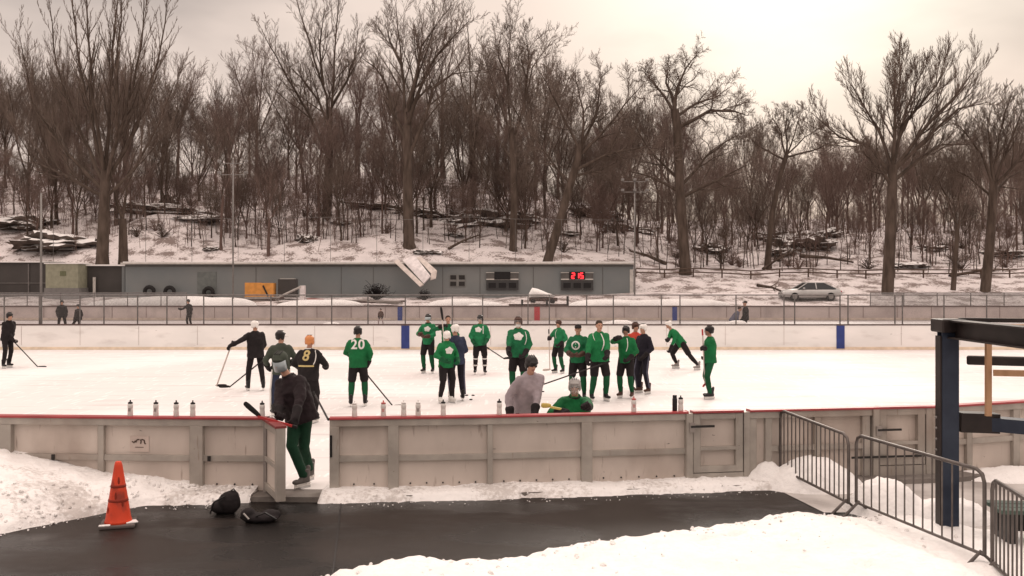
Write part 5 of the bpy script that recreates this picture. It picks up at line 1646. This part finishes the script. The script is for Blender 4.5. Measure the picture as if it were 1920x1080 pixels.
def decal_shape(kind, size):
    if kind.isdigit():
        cu = bpy.data.curves.new('t', 'FONT'); cu.body = kind; cu.size = size; cu.align_x = 'CENTER'; cu.align_y = 'CENTER'; cu.offset = size * .022
        o = bpy.data.objects.new('t', cu); COL.objects.link(o); me = bpy.data.meshes.new_from_object(o.evaluated_get(bpy.context.evaluated_depsgraph_get()))
        bpy.data.objects.remove(o); bm = bmesh.new(); bm.from_mesh(me); bmesh.ops.triangulate(bm, faces=bm.faces)
        for _ in range(3):
            es = [e for e in bm.edges if e.calc_length() > .03]
            if es: bmesh.ops.subdivide_edges(bm, edges=es, cuts=1); bmesh.ops.triangulate(bm, faces=bm.faces)
        bm.verts.index_update(); r_ = ([(v.co.x, v.co.y) for v in bm.verts], [tuple(v.index for v in f.verts) for f in bm.faces]); bm.free(); return r_
    vs, fs = [], []
    if kind in ('ring', 'crest'):
        R0 = [(0, .0)] if kind == 'crest' else []
        rad = (.34, .5) if kind == 'ring' else (.02, .18, .34, .5)
        n0 = 20
        for r_ in rad:
            for k in range(n0):
                an = 2 * pi * k / n0; q = 1 + (.14 * sin(5 * an + .6) if kind == 'crest' else 0); vs.append((cos(an) * r_ * q * size, sin(an) * r_ * q * size * (.8 if kind == 'crest' else 1)))
        for i in range(len(rad) - 1):
            for k in range(n0): fs.append((i * n0 + k, i * n0 + (k + 1) % n0, (i + 1) * n0 + (k + 1) % n0, (i + 1) * n0 + k))
        if kind == 'ring':
            b = len(vs); vs += [(-.05 * size, -.22 * size), (.05 * size, -.22 * size), (.05 * size, .22 * size), (-.05 * size, .22 * size)]; fs.append((b, b + 1, b + 2, b + 3))
    elif kind == 'bar':
        n0 = 8
        for k in range(n0 + 1):
            z = -.5 + k / n0; vs += [(-.05 * size, z * size), (.05 * size, z * size)]
            if k: b = 2 * k; fs.append((b - 2, b - 1, b + 1, b))
    elif kind in ('curve', 'curver'):
        n0 = 10; g_ = 1 if kind == 'curve' else -1
        for k in range(n0 + 1):
            z = -.5 + k / n0; x = g_ * .12 * sin((k / n0) * pi) * size; vs += [(x - .028 * size, z * size), (x + .028 * size, z * size)]
            if k: b = 2 * k; fs.append((b - 2, b - 1, b + 1, b))
    elif kind == 'band':
        n0 = 14
        for k in range(n0 + 1):
            x = -.5 + k / n0; vs += [(x * size, -.05 * size), (x * size, .05 * size)]
            if k: b = 2 * k; fs.append((b - 1, b - 2, b, b + 1))
    return vs, fs


def stick(label, butt, heel, bdir, shaft=M_SHAFT, blade=M_TAPE, grip=M_TAPE, L=.30, w=.030, up=None):
    """shaft from butt to heel, blade from the heel along bdir"""
    butt, heel = V(butt), V(heel); e_ = empty('hockey_stick', heel); tag(e_, label, 'hockey stick', 'hockey sticks held by players')
    p = butt - heel; MB().bar((0, 0, 0), p, .026, w).build('shaft', shaft, e_)
    MB().bar(p * .90, p * 1.01, .034, .038).build('grip', grip, e_)
    bd = V(bdir).normalized(); u = V(up) if up else V((0, 0, 1)); u = (u - bd * u.dot(bd)).normalized(); sd = bd.cross(u)
    b = MB(); rings = []
    for t_, h_, c_ in ((-.08, .5, 0), (.1, .85, 0), (.4, 1, .05), (.75, 1.05, .14), (.95, .85, .2), (1.0, .4, .22)):
        rings.append((bd * L * t_ + sd * c_ * L * .35 + u * .02, sd * .011, u * .036 * h_))
    b.loft(rings, 8); b.build('blade', blade, e_, smooth=True)
    return e_


GW = ('crest', 'front', -.02, -.03, .23, M_WHITE)
# far left skater in black
person('skater all in black with stick held low, alone on the open ice', 12, py=690, s=1.0, face=60, lean=(.14, -.05), handR=(30, 648, 31.7), handL=(22, 640, 32.3), top=M_BLKCL, legs=M_BLKCL, helmet=M_BHEL, bulk=1.05, feet=((-.16, .1), (.16, -.1)))
stick('black hockey stick of the lone skater in black, reaching out over open ice', W(22, 636, 32.0), W(72, 689, 32.1), (1, .05, 0), L=.28)
# coach in black with white helmet
person('coach in black tracksuit and white helmet holding an upright pale stick', 480, py=733, s=1.0, face=205, lean=(0, -.05), handR=(0, .25, -.45), handL=(436, 646, 25.0), top=M_BLKCL, legs=M_BLKCL, helmet=M_WHEL, bulk=1.12, jack=True, feet=((-.19, 0), (.19, .1)), hdir=(.35, .9, -.1))
stick('pale-shafted hockey stick held upright by the coach with the white helmet', W(436, 640, 25.0), W(406, 724, 25.3), (1, 0, 0), shaft=M_SHAFTW, L=.28)
stick('dark hockey stick slanting down from the white-helmeted coach to the ice', W(492, 676, 25.2), W(430, 726, 25.6), (-1, -.1, 0), L=.28)
# navy trousers with white stripes
person('player in grey-green jersey and white-striped navy trousers beyond the open gate', 527, d=20.6, s=.99, face=200, lean=(0, 0), top=M_GGREEN, legs=M_NAVYC, stripes=M_WHITE, helmet=M_BHEL, bulk=1.0, feet=((-.16, 0), (.16, .05)), handR=(.1, .3, -.35), handL=(.1, .2, -.4), glove=M_BLKCL, hdir=(.5, .8, 0))
# orange helmet
person('player in orange helmet and black jersey with gold print, seen from behind', 577, d=19.6, s=.97, face=170, lean=(.04, 0), top=M_BLKCL, short=M_BLKCL, sock=M_BLKCL, helmet=M_OHEL, bulk=1.18, deco=(('8', 'back', .0, .05, .30, M_GOLD), ('band', 'back', 0, -.16, .34, M_GOLD), ('curve', 'back', .16, .02, .3, M_WHITE)), handR=(.12, .25, -.3), handL=(.12, .25, -.34), collar=M_WHITE)
stick('thin black hockey stick slanting down beside the open gate from the orange-helmeted player', W(588, 735, 19.0), W(616, 788, 18.6), (1, .1, 0))
# player stepping out of the gate
person('masked player in plum-black jacket and green trousers stepping out of the open gate', 571, d=13.38, z0=.07, s=1.045, face=-28, lean=(-.30, -.12), head=(-.06, -.03, .04), hdir=(-.25, -.85, -.35), top=M_JACK, legs=M_DGREEN, helmet=M_GGREEN, visor=M_VISOR, cage=True, bulk=1.27, jack=True,
       handR=(522, 786, 12.95), handL=(553, 800, 12.75), feet=((569, 0, 13.30), (580, 0, 13.78)), glove=M_BLKCL, skate=mat('scuffed_boot', (.09, .08, .075), .6), vox=.014, collar=M_BLKCL, group='people')
stick('red-shafted hockey stick laid over the open gate with its black blade in the air', W(556, 801, 12.7), W(484, 781, 12.9), (-.75, 0, .62), shaft=M_SHAFTR, L=.27, up=(.6, 0, .75))
# number 20
person('player in green jersey number 20 seen from behind, standing alone with dark helmet', 671, py=762, s=1.0, face=186, top=M_GREEN, short=M_BLKCL, sock=M_GSOCK, helmet=M_BHEL, bulk=1.08, deco=(('2', 'back', -.082, .06, .30, M_WHITE), ('0', 'back', .085, .06, .30, M_WHITE)), handR=(.06, .05, -.48), handL=(.02, .35, -.3), feet=((-.17, 0), (.16, -.05)), hdir=(.15, .9, -.1))
stick('dark hockey stick of player number 20 slanting right to the ice', W(686, 700, 22.3), W(738, 763, 22.4), (1, .1, 0))
# goggles player back left
person('tall player in green jersey with gold and brown gloves at the blue board marking', 803, py=700, s=1.0, face=-15, top=M_GREEN, legs=M_GSOCK, short=M_BLKCL, sock=M_GSOCK, helmet=M_BHEL, visor=M_VISOR, glove=M_BROWN, bulk=1.0, deco=(('crest', 'front', .02, .02, .2, M_WHITE),), handR=(.0, .3, -.25), handL=(-.1, .32, -.3), collar=M_BLKCL)
person('bareheaded dark-haired player in green behind the small white-skated player', 840, d=29.5, s=.99, face=10, top=M_GREEN, short=M_BLKCL, sock=M_GSOCK, helmet=None, hair=M_HAIR, bulk=1.0, handR=(.05, .2, .05), handL=(.05, .2, -.4))
stick('hockey stick held up with its black blade in the air above the group', W(834, 655, 29.0), W(829, 600, 29.2), (-.15, 0, 1), up=(1, 0, 0), shaft=M_SHAFTW, L=.40)
person('small player in green jersey, white-topped helmet and white skates', 836, py=756, s=.93, face=35, lean=(.02, 0), top=M_GREEN, short=M_BLKCL, sock=M_BLKCL, helmet=M_WHEL, skate=M_WHITE, bulk=1.05, deco=(('crest', 'front', 0, -.02, .22, M_WHITE),), handR=(.05, .25, -.35), handL=(.05, .2, -.38), glove=M_GSOCK, hdir=(.1, .75, .1))
person('coach in navy jacket and white helmet with grey-striped trousers beside the small player', 858, py=752, s=1.0, face=200, lean=(-.06, 0), top=M_NAVYC, legs=M_NAVYD, stripes=M_GREYC, helmet=M_WHEL, bulk=1.0, jack=True, feet=((-.13, 0), (.13, .05)), handR=(.0, .25, -.4), handL=(.0, .25, -.4), hdir=(-.5, .6, -.1))
person('player in green jersey, black shorts and white-banded black socks facing the boards', 900, py=702, s=.99, face=5, top=M_GREEN, short=M_BLKCL, sock=M_BLKCL, stripes=M_WHITE, helmet=M_BHEL, cage=1, bulk=1.06, deco=(('crest', 'front', -.06, .03, .2, M_WHITE), ('bar', 'front', .09, .02, .24, M_WHITE)), handR=(.05, .15, -.45), handL=(.02, .25, -.42), glove=M_GSOCK, skate=M_BLACK, hdir=(-.3, -.8, -.1))
stick('dark hockey stick held by the player with white-banded socks, pointing right', W(914, 652, 29.4), W(946, 673, 28.9), (1, -.1, .1))
person('big bearded player in green jersey with a white helmet front, tallest in the middle', 972, py=742, s=1.08, face=-8, top=M_GREEN, short=M_BLKCL, sock=M_GSOCK, helmet=M_BROWN, beard=M_WHITE, glove=M_BLKCL, bulk=1.2, deco=(('crest', 'front', .02, .02, .22, M_WHITE), ('curve', 'front', .17, -.02, .3, M_WHITE)), handR=(948, 690, 23.4), handL=(.02, .2, -.45), cage=1)
person('player in light grey hoodie and black helmet leaning on the boards', 983, d=14.75, s=.975, face=25, lean=(.12, -.46), drop=-.04, top=M_GREYH, legs=M_BLKCL, helmet=M_BHEL, beard=None, bulk=1.12, handR=(956, 775, 14.3), handL=(1002, 776, 14.2), glove=M_BLKCL, vox=.014, hdir=(.35, -.75, -.35), jack=True, group='people')
person('crouching goalkeeper in green jersey with clear mask and one glove on the red cap', 1080, d=14.9, s=.98, face=-5, lean=(-.05, -.42), drop=.33, top=M_GREEN, legs=M_GSOCK, helmet=mat('grey_shell', (.28, .27, .26), .4), cage=1, bulk=1.25, handR=(1050, 772, 14.2), handL=(1106, 772, 13.55), glove=M_BLKCL, vox=.014, deco=(('band', 'front', -.05, -.05, .22, M_GOLD),), hdir=(-.1, -.95, -.1), collar=M_BLKCL, feet=((-.30, .15), (.30, .1)), group='people')
stick('yellow-shafted stick poking left from the crouching goalkeeper', W(1056, 768, 14.1), W(1032, 763, 14.2), (-1, .1, 0), shaft=M_SHAFTY, blade=M_SHAFTY, L=.14)
person('player in green jersey holding a long upright stick beside the far boards', 1048, py=700, s=.90, face=-40, top=M_GREEN, short=M_BLKCL, sock=M_GSOCK, helmet=M_BROWN, bulk=1.0, handR=(1030, 633, 29.8), handL=(.02, .15, -.42), deco=(('curver', 'front', 0, 0, .3, M_WHITE),))
stick('tall pale-shafted stick held upright on the ice near the far boards', W(1029, 618, 29.8), W(1031, 694, 29.8), (-.6, -.6, 0), shaft=M_SHAFTW, blade=M_SHAFTW, L=.3)
person('player with dark cap and bare face in green jersey with a round white emblem', 1084, d=23.4, s=1.0, face=-12, top=M_GREEN, short=M_BLKCL, sock=M_GSOCK, helmet=None, hat=M_BLKCL, bulk=1.08, deco=(('ring', 'front', -.04, -.04, .22, M_WHITE),), handR=(.0, .3, -.34), handL=(-.05, .3, -.34), glove=M_BROWN)
person('large bareheaded player in green jersey with white side piping, tallest on the right', 1122, py=752, s=1.06, face=15, top=M_GREEN, short=M_BLKCL, sock=M_GSOCK, helmet=None, hair=M_HAIR, bulk=1.26, deco=(('curve', 'front', .0, .0, .42, M_WHITE), ('curver', 'front', -.15, .12, .2, M_WHITE)), handR=(1098, 690, 22.6), handL=(1140, 682, 22.5), glove=M_BLKCL, feet=((-.17, 0), (.18, .05)))
stick('long dark stick slanting across from the large bareheaded player towards the grey hoodie', W(1142, 678, 22.4), W(1012, 723, 22.4), (-1, -.05, -.1), L=.3)
person('player in green jersey and black cap brim with a raised black glove', 1174, py=747, s=.97, face=-25, top=M_GREEN, short=M_BLKCL, sock=M_GSOCK, stripes=None, helmet=M_BHEL, cage=2, bulk=1.02, handR=(1156, 634, 23.3), handL=(.0, .2, -.42), deco=(('curve', 'front', .05, 0, .34, M_WHITE),), skate=M_BROWN)
person('player in red-orange jersey mostly hidden by the person in dark navy jacket', 1191, d=25.2, s=.98, face=20, top=M_REDC, legs=M_BLKCL, helmet=M_BROWN, bulk=.95, feet=((-.1, 0), (.1, 0)))
person('person in dark navy jacket and white helmet seen from the side beside green players', 1207, py=738, s=.97, face=-50, top=M_NAVYD, legs=M_NAVYD, stripes=M_GREYC, helmet=M_WHEL, bulk=.92, jack=True, handR=(0, .2, -.42), handL=(.0, .15, -.45), skate=M_BROWN, feet=((-.15, 0), (.15, 0)))
person('player in green jersey and white helmet skating bent forward in a wide stride', 1284, py=694, s=.97, face=-70, lean=(-.80, -.1), drop=.12, head=(-.02, 0, .03), hdir=(-.85, -.4, -.2), top=M_GREEN, short=M_BLKCL, sock=M_BLKCL, helmet=M_WHEL, bulk=1.0, handR=(1246, 654, 30.4), handL=(1258, 652, 31.0), deco=(('crest', 'front', 0, 0, .2, M_WHITE),), feet=((1268, 0, 31.6), (1308, 0, 31.0)), skate=mat('grey_boot', (.25, .23, .22), .6))
person('player in plain green jersey standing apart with a red-bladed stick, dark helmet', 1334, py=748, s=.97, face=-80, top=M_GREEN, legs=M_GSOCK, helmet=M_BHEL, cage=2, bulk=.98, handR=(1320, 652, 23.3), handL=(1322, 672, 23.8), feet=((-.10, 0), (.10, .08)), skate=M_BLACK)
stick('pale upright stick with red top and red blade held by the player standing apart', W(1317, 618, 23.4), W(1322, 722, 23.6), (-.25, -1, 0), shaft=M_SHAFTW, blade=M_SHAFTR, grip=M_SHAFTR, L=.45)
# second rink and behind the fence: small figures
SG = 'distant figures behind the wire fence'
person('dark figure behind the fence, first of the two standing close together', 116, d=52, s=.98, face=30, top=M_BLKCL, legs=M_BLKCL, vox=.035, feet=((-.2, 0), (.2, 0)), group=SG)
person('dark crouched figure in wide black clothes beside another dark figure behind the fence', 147, d=52, s=.90, face=-20, top=M_BLKCL, legs=M_BLKCL, vox=.035, bulk=1.2, drop=.1, feet=((-.3, 0), (.3, 0)), group=SG)
person('lone dark figure behind the fence left of the coach with white helmet', 356, d=56, s=.95, face=-30, lean=(-.1, 0), top=M_BLKCL, legs=M_BLKCL, vox=.035, handR=(.1, .4, -.2), group=SG)
person('small child in pinkish dark clothes behind the fence left of the blue marking', 714, d=60, s=.62, face=0, top=M_BROWN, legs=mat('pale_trousers', (.35, .28, .28), .8), vox=.035, group=SG)
person('person in blue-grey bending over a snow heap behind the fence', 1366, d=47, s=.95, face=80, lean=(.75, 0), top=M_GREYC, legs=M_GREYC, vox=.03, drop=.05, helmet=None, hair=M_HAIR, handR=(.0, .1, -.5), handL=(.0, .1, -.5), group=SG)
person('slim figure in black standing beside the bending person behind the fence', 1398, d=47, s=1.02, face=-90, top=M_BLKCL, legs=M_BLKCL, vox=.03, helmet=None, hat=M_BLKCL, group=SG)
